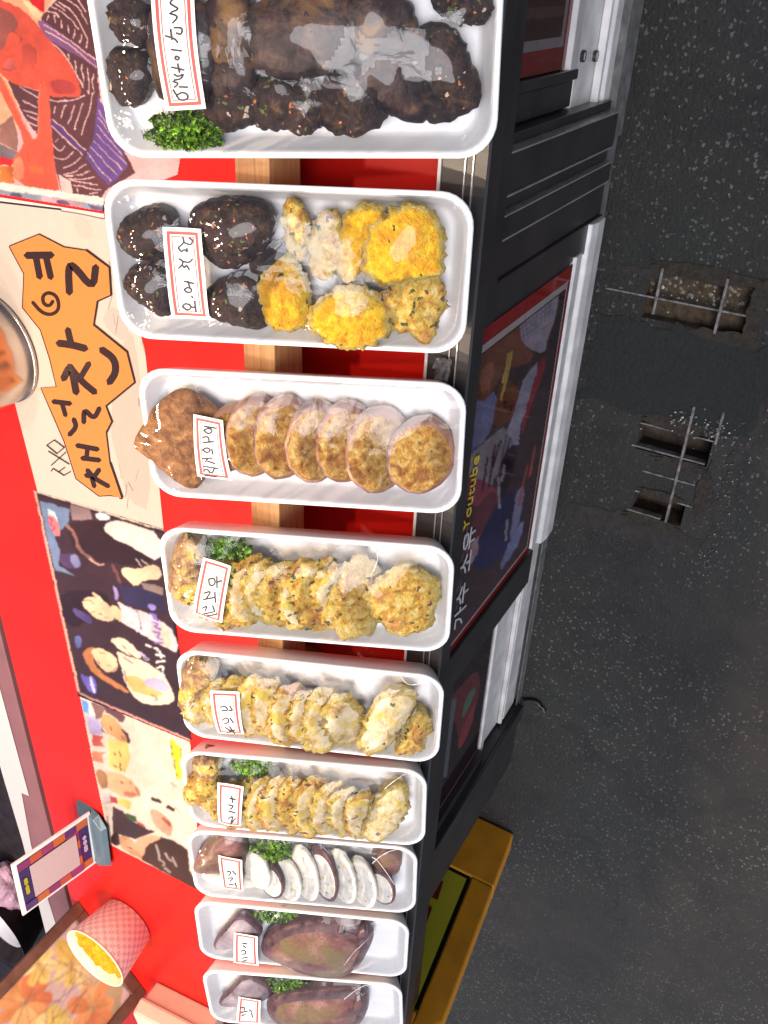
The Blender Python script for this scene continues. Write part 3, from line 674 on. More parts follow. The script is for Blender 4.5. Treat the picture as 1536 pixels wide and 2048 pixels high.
class Tray:
    def __init__(self, k, label, noise_seed):
        x0, y0, yaw, tilt = POSE[k]
        self.k = k
        self.o = np.array([x0 * .8, y0 * .8, CZ - .935 * .8])
        self.ex = np.array([math.cos(yaw), math.sin(yaw), 0.0])
        self.b = np.array([math.sin(yaw) * math.cos(tilt), -math.cos(yaw) * math.cos(tilt), math.sin(tilt)])
        self.n = np.cross(self.b, self.ex); self.n *= (1 if self.n[2] > 0 else -1)
        self.tris_v = []; self.tris_f = []; self.foods = []
        self.thing = empty('food_tray', self.P(0, L / 2, -TH), label, 'food tray', 'film wrapped foam trays on the counter')
        loops = [(0.0140, -TH), (0.0115, -TH), (0.0040, -0.012), (0.0008, -0.0035), (0.0, -0.0010), (0.0006, 0.0006), (0.0022, 0.0014), (0.0046, 0.0012), (0.0062, 0.0), (0.0072, -0.0022), (0.0150, -0.0175), (0.0175, FL + .0008), (0.0200, FL)]
        vs = []; fs = []; n = None
        for d, w in loops:
            rl = rrect(W / 2 - d, d, L - d, max(0.031 - d * .7, .006)); n = len(rl)
            vs += [self.P(u, v, w) for u, v in rl]
        for i in range(len(loops) - 1):
            for j in range(n): fs.append((i * n + j, i * n + (j + 1) % n, (i + 1) * n + (j + 1) % n, (i + 1) * n + j))
        fs.append(list(range(n))[::-1]); fs.append(list(range((len(loops) - 1) * n, len(loops) * n)))
        mesh('tray_body', vs, fs, M['foam'], self.thing, True, origin=tuple(self.thing.location))
    def P(self, u, v, w): return self.o + self.ex * u + self.b * v + self.n * w
    def px(self, p, w=0.004):
        q = ray(p); c = np.array([0, 0, CZ]); t = (np.dot(self.o - c, self.n) + w) / np.dot(q, self.n)
        d = c + q * t - self.o; return np.array([np.dot(d, self.ex), np.dot(d, self.b)])

    def patty(self, name, outline, top=0.008, sv=0.0, su=0.0, thick=0.014, dome=0.004, mats=('egg', 'egg_rim'), rag=0.0015, lump=0.0012, seed=0, label=None, cat='fritter', group=None, frill=0.0, rimfrac=0.90, N=56, p=2.2, parent=None):
        """a piece of food: OUTLINE in local (u, v), domed and lumpy top leaning by the slopes sv, su"""
        o = np.array(outline); c = (o.max(0) + o.min(0)) / 2
        ang = np.linspace(0, 2 * math.pi, N, endpoint=False); rad = []
        for t in ang:
            d = np.array([math.cos(t), math.sin(t)]); best = 0.002
            for i in range(len(o)):
                a_, b_ = o[i] - c, o[(i + 1) % len(o)] - c; e = b_ - a_
                den = d[0] * e[1] - d[1] * e[0]
                if abs(den) < 1e-12: continue
                s = (a_[0] * e[1] - a_[1] * e[0]) / den; q = (a_[0] * d[1] - a_[1] * d[0]) / den
                if s > best and -1e-6 <= q <= 1 + 1e-6: best = s
            rad.append(best)
        rad = np.array(rad)
        rad = (np.roll(rad, 1) + 2 * rad + np.roll(rad, -1)) / 4
        sd_ = seed * 7.31 + self.k * 3.7
        rings = [.12, .28, .44, .58, .70, .80, .88, .94, .985]
        loc = []; faces = []; mi = []
        def nz(u, v, f, k): return noise.noise((u * f + sd_, v * f - sd_, k + sd_))
        def topw(u, v, fr): return top + sv * (v - c[1]) + su * (u - c[0]) + dome * (1 - fr ** p) - 0.0028 * max(0, (fr - .84) / .16) ** 2 + lump * (nz(u, v, 90, 1) + .6 * nz(u, v, 210, 5) + .35 * nz(u, v, 430, 8)) * (1.2 - .5 * fr)
        loc.append((c[0], c[1], topw(c[0], c[1], 0)))
        def rr(j, fr):
            x, y = math.cos(ang[j]), math.sin(ang[j]); ex_ = frill * max(0, (fr - .85) / .15) * max(-.3, .5 + 1.3 * nz(x * .03, y * .03, 300, 13) + .7 * nz(x * .03, y * .03, 700, 15))
            return ex_ + rad[j] * fr + rag * fr * (nz(x * .03, y * .03, 90, 3) + .8 * nz(x * .03, y * .03, 240, 7) + .5 * nz(x * .03, y * .03, 560, 9))
        for fr in rings:
            for j in range(N):
                r_ = rr(j, fr); u = c[0] + r_ * math.cos(ang[j]); v = c[1] + r_ * math.sin(ang[j]); loc.append((u, v, topw(u, v, fr)))
        for fr, dw in ((1.01, -.22), (1.0, -.55), (.95, -.88), (.86, -1.0)):
            for j in range(N):
                r_ = rr(j, 1.0 if not frill or dw > -.3 else .88) * fr + rag * .5 * nz(j * .11, fr * 3, 1, 11); u = c[0] + r_ * math.cos(ang[j]); v = c[1] + r_ * math.sin(ang[j])
                w = topw(u, v, 1.0) + (thick * dw if not frill or dw < -.3 else -.0011)
                loc.append((u, v, max(w, FL + .0006)))
        loc.append((c[0], c[1], max(top - thick, FL + .0006)))
        nr = len(rings) + 4
        for j in range(N): faces.append((0, 1 + j, 1 + (j + 1) % N)); mi.append(0)
        for i in range(nr - 1):
            for j in range(N):
                faces.append((1 + i * N + j, 1 + (i + 1) * N + j, 1 + (i + 1) * N + (j + 1) % N, 1 + i * N + (j + 1) % N))
                mi.append(0 if i + 1 < len(rings) and rings[i + 1] <= rimfrac else 1)
        last = len(loc) - 1
        for j in range(N): faces.append((last, 1 + (nr - 1) * N + (j + 1) % N, 1 + (nr - 1) * N + j)); mi.append(1)
        b0 = len(self.tris_v); self.tris_v += loc; self.tris_f += [[q + b0 for q in f] for f in faces]
        wpts = [self.P(*q) for q in loc]
        ob = mesh(name, wpts, faces, [M[mats[0]], M[mats[1]]], parent, True, mi, origin=tuple(self.P(c[0], c[1], top - thick)))
        bm = bmesh.new(); bm.from_mesh(ob.data); bmesh.ops.recalc_face_normals(bm, faces=bm.faces); bm.to_mesh(ob.data); bm.free()
        if label: tag(ob, label, cat, group)
        self.foods.append((ob, loc))
        return ob
    def ol(self, pts, w=0.004, smooth=1):
        return [tuple(self.px(q, w)) for q in chaikin(pts, smooth)] if smooth else [tuple(self.px(q, w)) for q in pts]
    def el(self, cx, cy, rx, ry, rot=0, w=0.004, n=28):
        cr, sr = math.cos(math.radians(rot)), math.sin(math.radians(rot))
        return [tuple(self.px((cx + rx * math.cos(t) * cr - ry * math.sin(t) * sr, cy + rx * math.cos(t) * sr + ry * math.sin(t) * cr), w)) for t in np.linspace(0, 2 * math.pi, n, endpoint=False)]

    def parsley(self, cx, cy, rx, ry, label, n=260, w0=-0.006, hgt=0.014, seed=1):
        r = random.Random(seed + self.k); vs = []; fs = []; cs = []
        for _ in range(int(n * 1.1)):
            a = r.uniform(0, 6.283); q = math.sqrt(r.random()) * (.82 + .3 * noise.noise((math.cos(a) * 2.2, math.sin(a) * 2.2, seed)))
            u, v = self.px((cx + rx * q * math.cos(a), cy + ry * q * math.sin(a)), 0.0)
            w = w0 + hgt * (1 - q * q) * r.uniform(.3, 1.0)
            c = self.P(u, v, max(w, FL + .002)); s = r.choice([.0014, .002, .0026, .0034, .0042]) * r.uniform(.8, 1.2)
            d1 = Vector((r.gauss(0, 1), r.gauss(0, 1), r.gauss(0, .7))).normalized(); d2 = d1.orthogonal().normalized(); nn = d1.cross(d2)
            b = len(vs); C_ = Vector(c)
            # a small three lobed curled leaf
            pts = [(-1, 0, 0), (-.2, .75, .25), (.15, .3, .1), (1.1, .55, .5), (.55, 0, .15), (1.1, -.55, .5), (.15, -.3, .1), (-.2, -.75, .25)]
            vs += [tuple(C_ + d1 * x * s + d2 * y * s + nn * z * s) for x, y, z in pts]
            fs += [(b, b + 1, b + 2, b + 4), (b + 4, b + 2, b + 3), (b + 4, b + 5, b + 6), (b, b + 4, b + 6, b + 7)]
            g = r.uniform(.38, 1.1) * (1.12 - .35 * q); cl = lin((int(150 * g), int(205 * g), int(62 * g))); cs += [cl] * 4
            self.tris_v += [(u, v, w)]; 
        for _ in range(14):
            a = r.uniform(0, 6.283); u, v = self.px((cx, cy), 0.0); e = self.px((cx + rx * .8 * math.cos(a), cy + ry * .8 * math.sin(a)), 0.0)
            p0 = Vector(self.P(u, v, w0)); p1 = Vector(self.P(e[0], e[1], w0 + hgt * .3)); d = (p1 - p0).normalized().orthogonal() * .0006
            b = len(vs); vs += [tuple(p0 - d), tuple(p0 + d), tuple(p1 + d), tuple(p1 - d)]; fs.append((b, b + 1, b + 2, b + 3)); cs.append(lin((110, 150, 60)))
        ob = mesh('parsley_sprig', vs, fs, M['leaf'], None, False, None, cs, origin=tuple(np.mean(vs, 0)))
        return tag(ob, label, 'parsley', 'parsley garnish in the trays')

    def film(self, seed=0):
        nu, nv = 56, 124
        us = np.linspace(-W / 2 + .004, W / 2 - .004, nu); vs_ = np.linspace(.004, L - .004, nv)
        f0 = np.full((nu, nv), FL)
        tv = [Vector(q) for q in self.tris_v]; bvh = BVHTree.FromPolygons(tv, self.tris_f) if self.tris_f else None
        for i, u in enumerate(us):
            for j, v in enumerate(vs_):
                if bvh is None: continue
                h = bvh.ray_cast(Vector((u, v, .3)), Vector((0, 0, -1)))
                if h[0] is not None: f0[i, j] = h[0].z
        f = np.maximum(np.full((nu, nv), .0012), f0 + .0008); self.food = f0
        edge = np.zeros((nu, nv), bool); edge[0] = edge[-1] = True; edge[:, 0] = edge[:, -1] = True
        for _ in range(520):
            g = f.copy(); g[1:-1, 1:-1] = (f[2:, 1:-1] + f[:-2, 1:-1] + f[1:-1, 2:] + f[1:-1, :-2]) / 4
            g[edge] = .0012; f = np.maximum(g, f0 + .0008)
        self.fh = f; self.us, self.vs_ = us, vs_
        g = f.copy()
        for _ in range(5): g[1:-1, 1:-1] = (g[2:, 1:-1] + g[:-2, 1:-1] + g[1:-1, 2:] + g[1:-1, :-2] + 2 * g[1:-1, 1:-1]) / 6
        g = g + np.array([[.00075 * noise.noise((u * 38 + seed, v * 38, seed + 5)) + .00026 * noise.noise((u * 110, v * 110 + seed, seed)) + .00004 * noise.noise((u * 260, v * 260 + seed, seed + 2)) for v in vs_] for u in us])
        gu, gv = np.gradient(g, us[1] - us[0], vs_[1] - vs_[0])
        for ob, loc in self.foods:
            l_ = np.array(loc); fi = np.clip((l_[:, 0] - us[0]) / (us[1] - us[0]), 0, nu - 1.001); fj = np.clip((l_[:, 1] - vs_[0]) / (vs_[1] - vs_[0]), 0, nv - 1.001)
            a_, b_ = fi.astype(int), fj.astype(int); s_, t_ = fi - a_, fj - b_
            def bi(q): return q[a_, b_] * (1 - s_) * (1 - t_) + q[a_ + 1, b_] * s_ * (1 - t_) + q[a_, b_ + 1] * (1 - s_) * t_ + q[a_ + 1, b_ + 1] * s_ * t_
            nn = self.n[None] - self.ex[None] * bi(gu)[:, None] - self.b[None] * bi(gv)[:, None]; nn /= np.linalg.norm(nn, axis=1)[:, None]
            at = ob.data.attributes.new('film', 'FLOAT_VECTOR', 'POINT'); at.data.foreach_set('vector', nn.astype(np.float32).ravel())
        wr = np.array([[noise.noise((u * 60 + seed, v * 60, seed)) + .5 * noise.noise((u * 160, v * 40 + seed, seed)) for v in vs_] for u in us])
        gap = f - f0
        fz = f + np.clip(gap - .002, 0, .004) / .004 * wr * .0011
        ids = {}; V = []; Fc = []
        rad = .029
        def inside(u, v):
            du = abs(u) - (W / 2 - .003 - rad); dv = max(.003 + rad - v, v - (L - .003 - rad))
            return not (du > 0 and dv > 0 and du * du + dv * dv > rad * rad)
        def vid(i, j):
            if (i, j) not in ids: ids[(i, j)] = len(V); V.append(self.P(us[i], vs_[j], fz[i, j]))
            return ids[(i, j)]
        for i in range(nu - 1):
            for j in range(nv - 1):
                cs = [(i, j), (i + 1, j), (i + 1, j + 1), (i, j + 1)]
                if not all(inside(us[a], vs_[b]) for a, b in cs): continue
                if max(gap[a, b] for a, b in cs) < .0026: continue         # there the film clings: it is the gloss on the food itself
                Fc.append([vid(a, b) for a, b in cs][::-1])
        mesh('cling_film', V, Fc, M['film'], self.thing, True, origin=tuple(self.thing.location))
    def fw(self, u, v):
        i = np.clip((u - self.us[0]) / (self.us[1] - self.us[0]), 0, len(self.us) - 1.001); j = np.clip((v - self.vs_[0]) / (self.vs_[1] - self.vs_[0]), 0, len(self.vs_) - 1.001)
        a, b = int(i), int(j); s, t = i - a, j - b; f = self.smooth
        return f[a, b] * (1 - s) * (1 - t) + f[a + 1, b] * s * (1 - t) + f[a, b + 1] * (1 - s) * t + f[a + 1, b + 1] * s * t
    def crease(self, lines):  # glint streaks on stretched film, painted as thin pale ribbons
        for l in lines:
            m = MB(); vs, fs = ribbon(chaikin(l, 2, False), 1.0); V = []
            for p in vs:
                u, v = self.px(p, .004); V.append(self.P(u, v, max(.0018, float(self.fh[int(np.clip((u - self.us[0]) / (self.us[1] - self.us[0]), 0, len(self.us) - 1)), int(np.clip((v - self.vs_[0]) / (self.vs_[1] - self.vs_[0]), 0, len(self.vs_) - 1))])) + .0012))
            m.add(V, fs); m.build('film_crease_glint', M['crease'], self.thing, True)
    def sticker(self, quad, strokes, pen, label=None):
        f = self.fh.copy()
        for _ in range(14):
            g = f.copy(); g[1:-1, 1:-1] = (f[2:, 1:-1] + f[:-2, 1:-1] + f[1:-1, 2:] + f[1:-1, :-2]) / 4; f = g
        self.smooth = f
        w0 = float(np.mean([self.fw(*self.px(q, .012)) for q in quad])) + .001
        q = [np.array(self.px(p, w0)) for p in quad]; n = 13
        def bil(s, t): return q[0] * (1 - s) * (1 - t) + q[1] * s * (1 - t) + q[2] * s * t + q[3] * (1 - s) * t
        def surf(uv, d=0): return self.P(uv[0], uv[1], self.fw(uv[0], uv[1]) + .0016 + d)
        V = [surf(bil(i / (n - 1), j / (n - 1))) for i in range(n) for j in range(n)]
        Fc = [(i * n + j, i * n + j + 1, (i + 1) * n + j + 1, (i + 1) * n + j) for i in range(n - 1) for j in range(n - 1)]
        st = mesh('price_sticker', V, Fc, M['paper'], self.thing, True, origin=tuple(self.thing.location))
        if label: st['label'] = label
        # double red border
        asp = np.linalg.norm(q[3] - q[0]) / np.linalg.norm(q[1] - q[0])
        V = []; Fc = []
        for ins, wd in ((.13, .075), (.22, .022)):
            iu, iv = ins, ins / asp; hu, hv = wd / 2, wd / 2 / asp; m_ = 14
            outer = []; inner = []
            for (s0, t0), (s1, t1) in zip([(iu, iv), (1 - iu, iv), (1 - iu, 1 - iv), (iu, 1 - iv)], [(1 - iu, iv), (1 - iu, 1 - iv), (iu, 1 - iv), (iu, iv)]):
                for k in range(m_):
                    s = s0 + (s1 - s0) * k / m_; t = t0 + (t1 - t0) * k / m_
                    def off(s, t, g): 
                        cs, ct = (s - .5), (t - .5); return (.5 + cs * (1 + g * hu / (.5 - iu)), .5 + ct * (1 + g * hv / (.5 - iv)))
                    outer.append(off(s, t, 1)); inner.append(off(s, t, -1))
            b = len(V); N = len(outer)
            V += [surf(bil(*x), .0003) for x in outer] + [surf(bil(*x), .0003) for x in inner]
            Fc += [(b + k, b + (k + 1) % N, b + N + (k + 1) % N, b + N + k) for k in range(N)]
        mesh('border', V, Fc, M['red_ink'], st, False, origin=tuple(self.thing.location)).location = (0, 0, 0)
        V = []; Fc = []
        for k, s in enumerate(strokes):
            s = chaikin(s, 2, False) if len(s) > 2 else [tuple(np.array(s[0]) * (1 - t) + np.array(s[1]) * t) for t in (0, .33, .66, 1)]
            vs, fs = ribbon(s, pen * 1.55); b = len(V)
            V += [surf(self.px(p, w0), .0004 + k * 2e-5) for p in vs]; Fc += [[i + b for i in f_] for f_ in fs]
        mesh('handwriting', V, Fc, M['ink'], st, False, origin=tuple(self.thing.location)).location = (0, 0, 0)

ORD = ['first', 'second', 'third', 'fourth', 'fifth', 'sixth', 'seventh', 'eighth', 'ninth', 'tenth', 'eleventh', 'twelfth', 'thirteenth', 'fourteenth']

# ---- tray 1: dark glazed meat
T = Tray(1, 'foam tray heaped with dark glazed meat, the one beside the striped jacket poster', 1)
G = 'dark glazed meat pieces in the nearest tray'
c2 = lambda p: K(p, 500, 0, 2.954)
spec = [([(210, -5), (208, 45), (232, 84), (292, 96), (305, 40), (290, -8)], .006, 'beef', 'rough dark meat piece in the back corner beside the price sticker'),
        ([(208, 125), (225, 92), (288, 96), (302, 160), (282, 212), (250, 222), (222, 195)], .007, 'beef', 'craggy brown meat piece above the parsley of the nearest tray'),
        ([(290, 10), (420, -10), (440, 120), (425, 215), (320, 218), (296, 110)], .010, 'beef_pale', 'brown piece mostly hidden under the price sticker of the meat tray'),
        ([(405, -10), (490, -40), (505, 60), (492, 118), (445, 150), (408, 100)], .010, 'beef_pale', 'golden brown piece beside the top of the meat tray sticker'),
        ([(395, 205), (440, 165), (512, 185), (528, 242), (460, 268), (410, 255)], .005, 'beef', 'small crumbly brown piece next to the end of the meat tray sticker'),
        ([(410, 130), (490, 95), (520, 130), (505, 195), (440, 210), (408, 190)], .008, 'beef_pale', 'smooth dark mushroom cap in the middle of the meat tray'),
        ([(470, 40), (560, -40), (700, -40), (745, 60), (700, 130), (600, 165), (520, 150), (485, 110)], .014, 'beef_pale', 'large glossy slab in the middle of the meat tray'),
        ([(485, 200), (520, 150), (590, 165), (612, 225), (570, 270), (500, 258)], .007, 'beef', 'dark meat curl, first along the lower edge of the meat tray'),
        ([(560, 210), (585, 160), (640, 165), (660, 230), (620, 275), (565, 262)], .008, 'beef', 'dark meat curl, second along the lower edge of the meat tray'),
        ([(630, 210), (650, 140), (710, 125), (765, 160), (790, 215), (750, 268), (690, 276), (640, 255)], .010, 'beef', 'wavy meat curl, third along the lower edge of the meat tray'),
        ([(700, 150), (760, 90), (820, 100), (850, 170), (870, 240), (800, 250), (745, 210)], .013, 'beef_pale', 'ribbed brown slice propped on the large front patty'),
        ([(690, -20), (800, -30), (840, 40), (810, 120), (730, 120), (690, 70)], .013, 'beef_pale', 'pale brown slice beside the large glossy slab'),
        ([(790, 80), (860, 35), (915, 60), (950, 130), (974, 208), (905, 250), (850, 245), (800, 170)], .010, 'beef', 'large dark patty with orange flecks in the lower front corner'),
        ([(860, -20), (985, -20), (988, 30), (955, 58), (900, 45), (865, 20)], .006, 'beef', 'dark flecked piece in the upper front corner of the meat tray')]
for i, (o_, tp, mt, lb) in enumerate(spec):
    T.patty('meat_patty', T.ol(o_, .004), top=tp - .003, sv=rng.uniform(-.12, .12), su=rng.uniform(-.12, .12), thick=.03, dome=.009, mats=(mt, mt), rag=.0026, lump=.0020 if mt == 'beef' else .0009, seed=i, label=lb, cat='meat patty', group=G, p=1.8)
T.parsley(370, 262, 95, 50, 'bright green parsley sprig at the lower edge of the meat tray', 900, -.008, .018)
T.film(1)
T.sticker([(296, -70), (384, -74), (415, 216), (335, 221)],
          [K(s, 180, 0, 3.491) for s in ([(600, -14), (566, 20), (600, 40), (640, 62), (585, 84)], [(575, 92), (640, 112), (600, 158)], [(612, 190), (672, 190), (664, 240), (628, 226)], [(552, 246), (620, 265), (640, 292)], [(588, 200), (600, 272)],
                                                [(594, 340), (668, 350)], [(626, 385), (655, 395), (640, 415), (620, 402), (626, 385)], [(594, 462), (682, 482)], [(640, 438), (650, 500)], [(610, 512), (640, 530), (680, 505), (660, 545), (610, 552)], [(600, 562), (642, 576), (608, 604)], [(640, 600), (702, 602)], [(598, 620), (620, 664), (655, 636), (700, 652), (696, 690), (640, 696), (618, 660)])], 2.4)

# ---- tray 2: stuffed mushrooms and bright egg fritters
T = Tray(2, 'foam tray half dark stuffed mushrooms and half bright yellow fritters', 2)
s8 = lambda p: K(p, 210, 350, 3.746); s4 = lambda p: K(p, 480, 360, 2.954)
G = 'dark stuffed mushrooms in the half and half tray'
for i, (o_, tp, mt, lb) in enumerate([
        (s8([(1060, 640), (1180, 560), (1340, 500), (1380, 560), (1300, 700), (1180, 780), (1050, 740)]), .002, 'beef_pale', 'dark smooth mushroom tucked behind the yellow fritters'),
        (s8([(72, 450), (110, 350), (220, 280), (330, 245), (440, 255), (500, 320), (500, 560), (380, 670), (230, 640), (115, 560)]), .009, 'beef', 'dark stuffed mushroom in the upper back end beside the sticker'),
        (s8([(126, 780), (190, 690), (290, 665), (480, 690), (520, 900), (500, 1085), (380, 1070), (250, 965), (150, 880)]), .008, 'beef', 'brown stuffed mushroom in the lower back end beside the sticker'),
        (s8([(600, 300), (680, 215), (850, 185), (1040, 172), (1200, 215), (1310, 340), (1260, 470), (1130, 640), (920, 730), (760, 640), (640, 500)]), .013, 'beef', 'largest dark stuffed mushroom, glossy, above the sticker'),
        (s8([(700, 900), (900, 770), (1050, 755), (1150, 790), (1230, 1000), (1260, 1150), (1130, 1170), (900, 1110), (740, 1060)]), .010, 'beef', 'dark stuffed mushroom with red flecks below the largest one')]):
    T.patty('stuffed_mushroom', T.ol(o_, .004), top=tp - .004, sv=rng.uniform(-.1, .1), su=rng.uniform(-.1, .1), thick=.03, dome=.012, mats=(mt, mt), rag=.0020, lump=.0013, seed=20 + i, label=lb, cat='mushroom', group=G, p=1.9)
G = 'bright yellow fritters in the half and half tray'
for i, (o_, tp, mt, dm, lb) in enumerate([
        (s4([(400, 250), (560, 180), (620, 300), (600, 560), (480, 620), (395, 560)]), .003, 'egg_mix', .006, 'greenish mixed fritter lying between the yellow ones'),
        (s4([(265, 110), (330, 108), (390, 180), (415, 380), (375, 490), (290, 450), (252, 280)]), .009, 'egg_mix', .005, 'narrow upright yellow fritter next to the largest mushroom'),
        (s4([(95, 640), (190, 460), (290, 430), (360, 560), (430, 720), (395, 885), (250, 895), (130, 810)]), .008, 'egg', .008, 'pale yellow rounded fritter touching the lower mushroom'),
        (s4([(575, 280), (680, 155), (830, 145), (870, 260), (740, 340), (720, 560), (640, 640), (575, 570)]), .007, 'egg', .005, 'pale edged yellow fritter lying under the largest yellow disc'),
        (s4([(730, 330), (860, 175), (1000, 132), (1120, 155), (1185, 260), (1216, 400), (1205, 540), (1100, 575), (940, 600), (840, 625), (735, 520)]), .014, 'egg', .006, 'largest bright yellow fritter, a broad shaggy disc'),
        (s4([(415, 800), (500, 655), (620, 612), (780, 635), (870, 720), (895, 830), (860, 940), (720, 1000), (560, 965), (425, 895)]), .013, 'egg', .006, 'bright yellow shaggy disc fritter at the lower edge of the tray'),
        (s4([(820, 690), (900, 605), (1000, 555), (1120, 525), (1205, 560), (1216, 740), (1185, 830), (1155, 955), (1070, 975), (990, 900), (900, 905), (880, 760)]), .010, 'egg_mix', .006, 'green flecked yellow fritter in the front lower corner')]):
    T.patty('egg_fritter', T.ol(o_, .006), top=tp - .002, sv=rng.uniform(-.12, .15), su=rng.uniform(-.1, .1), thick=.024, dome=dm, mats=(mt, 'egg_rim' if mt == 'egg' else 'egg_mix'), rag=.0034, lump=.0020, frill=.0024, N=72, seed=40 + i, label=lb, cat='fritter', group=G, rimfrac=.88)
T.film(2)
T.sticker(s8([(436, 388), (728, 396), (786, 1088), (496, 1080)]),
          [s8(s) for s in ([(588, 462), (600, 500), (556, 536)], [(600, 500), (652, 520), (666, 480), (638, 468)], [(555, 540), (580, 572), (600, 548), (626, 572), (620, 542)], [(562, 620), (592, 640), (584, 668)], [(590, 640), (640, 650), (662, 622)],
                           [(558, 692), (585, 665), (602, 692), (616, 664), (638, 702)], [(598, 790), (672, 806)], [(625, 790), (640, 832)], [(598, 852), (625, 834), (656, 850), (646, 876), (610, 872), (598, 852)], [(652, 904), (662, 914)],
                           [(580, 986), (600, 960), (640, 970), (646, 1000), (610, 1016), (580, 986)], [(648, 990), (682, 990)], [(675, 940), (681, 1026)])], 2.2)

# ---- tray 3: browned squid
T = Tray(3, 'foam tray with one browned squid cut into overlapping round slices', 3)
s6 = lambda p: K(p, 250, 720, 2.194)
e6 = lambda cx, cy, rx, ry, rot=0, w=.004: T.el(250 + cx / 2.194, 720 + cy / 2.194, rx / 2.194, ry / 2.194, rot, w)
G = 'browned squid slices in one tray'
T.patty('squid_fin', T.ol(s6([(22, 385), (60, 315), (120, 215), (200, 150), (270, 140), (335, 190), (410, 240), (440, 330), (400, 470), (335, 530), (312, 590), (255, 580), (185, 525), (105, 455), (38, 405)]), .006), top=.002, thick=.012, dome=.007, mats=('sq_fin', 'sq_fin'), rag=.0012, lump=.0012, seed=60,
        label='browned arrow shaped squid fin at the back end of the squid slices', cat='squid fin')
SL = [(455, 355, 105, 140), (565, 345, 118, 172), (690, 352, 122, 180), (835, 370, 125, 176), (965, 372, 125, 174), (1110, 405, 140, 185), (1298, 430, 152, 164)]
for i, (cx, cy, rx, ry) in enumerate(SL):
    fromfront = len(SL) - 1 - i
    T.patty('squid_slice', e6(cx, cy, rx, ry, -6), top=.004 + .001 * (i % 2), sv=.42 if i < 6 else .26, thick=.021, dome=.002, mats=('sq_top', 'sq_skin'), rag=.0012, lump=.0012, seed=61 + i,
            label='browned round squid slice, ' + ('the whole disc ending the stack at the street side' if fromfront == 0 else ORD[fromfront] + ' from the street end of the stack'), cat='squid slice', group=G, rimfrac=.93, p=4)
T.film(3)
T.sticker(s6([(300, 238), (434, 258), (470, 530), (316, 512)]),
          [s6(s) for s in ([(350, 300), (375, 290), (392, 304), (370, 316), (350, 300)], [(352, 285), (404, 290)], [(345, 330), (372, 325), (376, 346)], [(350, 352), (396, 346)], [(346, 384), (366, 372), (384, 384), (366, 398), (346, 384)], [(388, 378), (392, 402)],
                           [(345, 425), (388, 420)], [(355, 442), (368, 424)], [(350, 462), (412, 470)], [(345, 486), (360, 470), (380, 500), (396, 470)], [(350, 506), (402, 512)], [(368, 436), (400, 446)])], 1.9)

# ---- trays 4, 5, 6: pale egg battered slices
def batter_tray(k, label, conv, left, slices, front, where, grp, dk, seed):
    T = Tray(k, label, k)
    for i, (o_, mt, lb) in enumerate(left):
        T.patty('egg_fritter', T.ol(conv(o_), .008), top=.007 + .002 * i, thick=.028, dome=.009, mats=(mt, mt), rag=.003, lump=.003, seed=seed + i, label=lb, cat='fritter', group=grp, p=1.8)
    for i, (cx, y0, y1, rx) in enumerate(slices):
        (px, py), (qx, qy) = conv([(cx, (y0 + y1) / 2)])[0], conv([(cx + rx, y1)])[0]
        T.patty('egg_fritter', T.el(px, py, (qx - px) * rng.uniform(.85, 1.15), (qy - py) * rng.uniform(.92, 1.06), -8 + rng.uniform(-12, 12)), top=.006 + rng.uniform(0, .003), sv=.44 + rng.uniform(-.06, .06), su=rng.uniform(-.12, .12), thick=.014, dome=.0025, mats=(rng.choice(['egg_pale', 'egg_pale', 'egg_pale', 'egg_mix']), rng.choice(['egg_rim', 'egg_rim', 'egg_mix'])),
                rag=.0050, lump=.0016, frill=.0042, N=72, seed=seed + 10 + i, label='ragged pale fritter, ' + ORD[i] + ' from the sticker in ' + where, cat='fritter', group=grp, rimfrac=.80, p=3)
    for i, (o_, mt, lb) in enumerate(front):
        T.patty('egg_fritter', T.ol(conv(o_), .008), top=.008, sv=.25, thick=.026, dome=.007, mats=(mt, 'egg_rim'), rag=.0045, lump=.0020, frill=.0036, N=72, seed=seed + 30 + i, label=lb, cat='fritter', group=grp, p=2)
    return T
T = batter_tray(4, 'foam tray of pale battered fritters with parsley above its sticker, beside the squid slices', s6,
    [([(180, 970), (225, 790), (285, 760), (335, 830), (345, 900), (330, 1090), (250, 1085), (195, 1030)], 'egg_brown', 'brown lump fritter at the back end of the tray beside the squid slices')],
    [(400, 930, 1120, 90), (478, 880, 1150, 95), (552, 862, 1165, 98), (628, 868, 1180, 98), (704, 872, 1180, 98), (780, 880, 1172, 98), (858, 868, 1195, 105), (938, 870, 1210, 105), (1020, 890, 1200, 100)],
    [([(1060, 1040), (1110, 960), (1190, 895), (1290, 930), (1365, 1010), (1375, 1080), (1345, 1120), (1352, 1200), (1290, 1225), (1180, 1205), (1120, 1150)], 'egg_mix', 'lumpy two lobed fritter at the street end beside the squid slices tray')],
    'the tray beside the squid slices', 'fritters in the tray beside the squid slices', False, 100)
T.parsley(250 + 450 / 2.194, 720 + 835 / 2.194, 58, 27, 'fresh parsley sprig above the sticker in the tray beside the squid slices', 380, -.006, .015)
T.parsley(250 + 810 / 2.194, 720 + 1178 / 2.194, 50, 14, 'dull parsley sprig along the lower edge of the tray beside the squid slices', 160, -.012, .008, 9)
T.film(4); T.crease([[(835, 1110), (870, 1098), (890, 1120)], [(740, 1092), (760, 1110), (745, 1140)]])
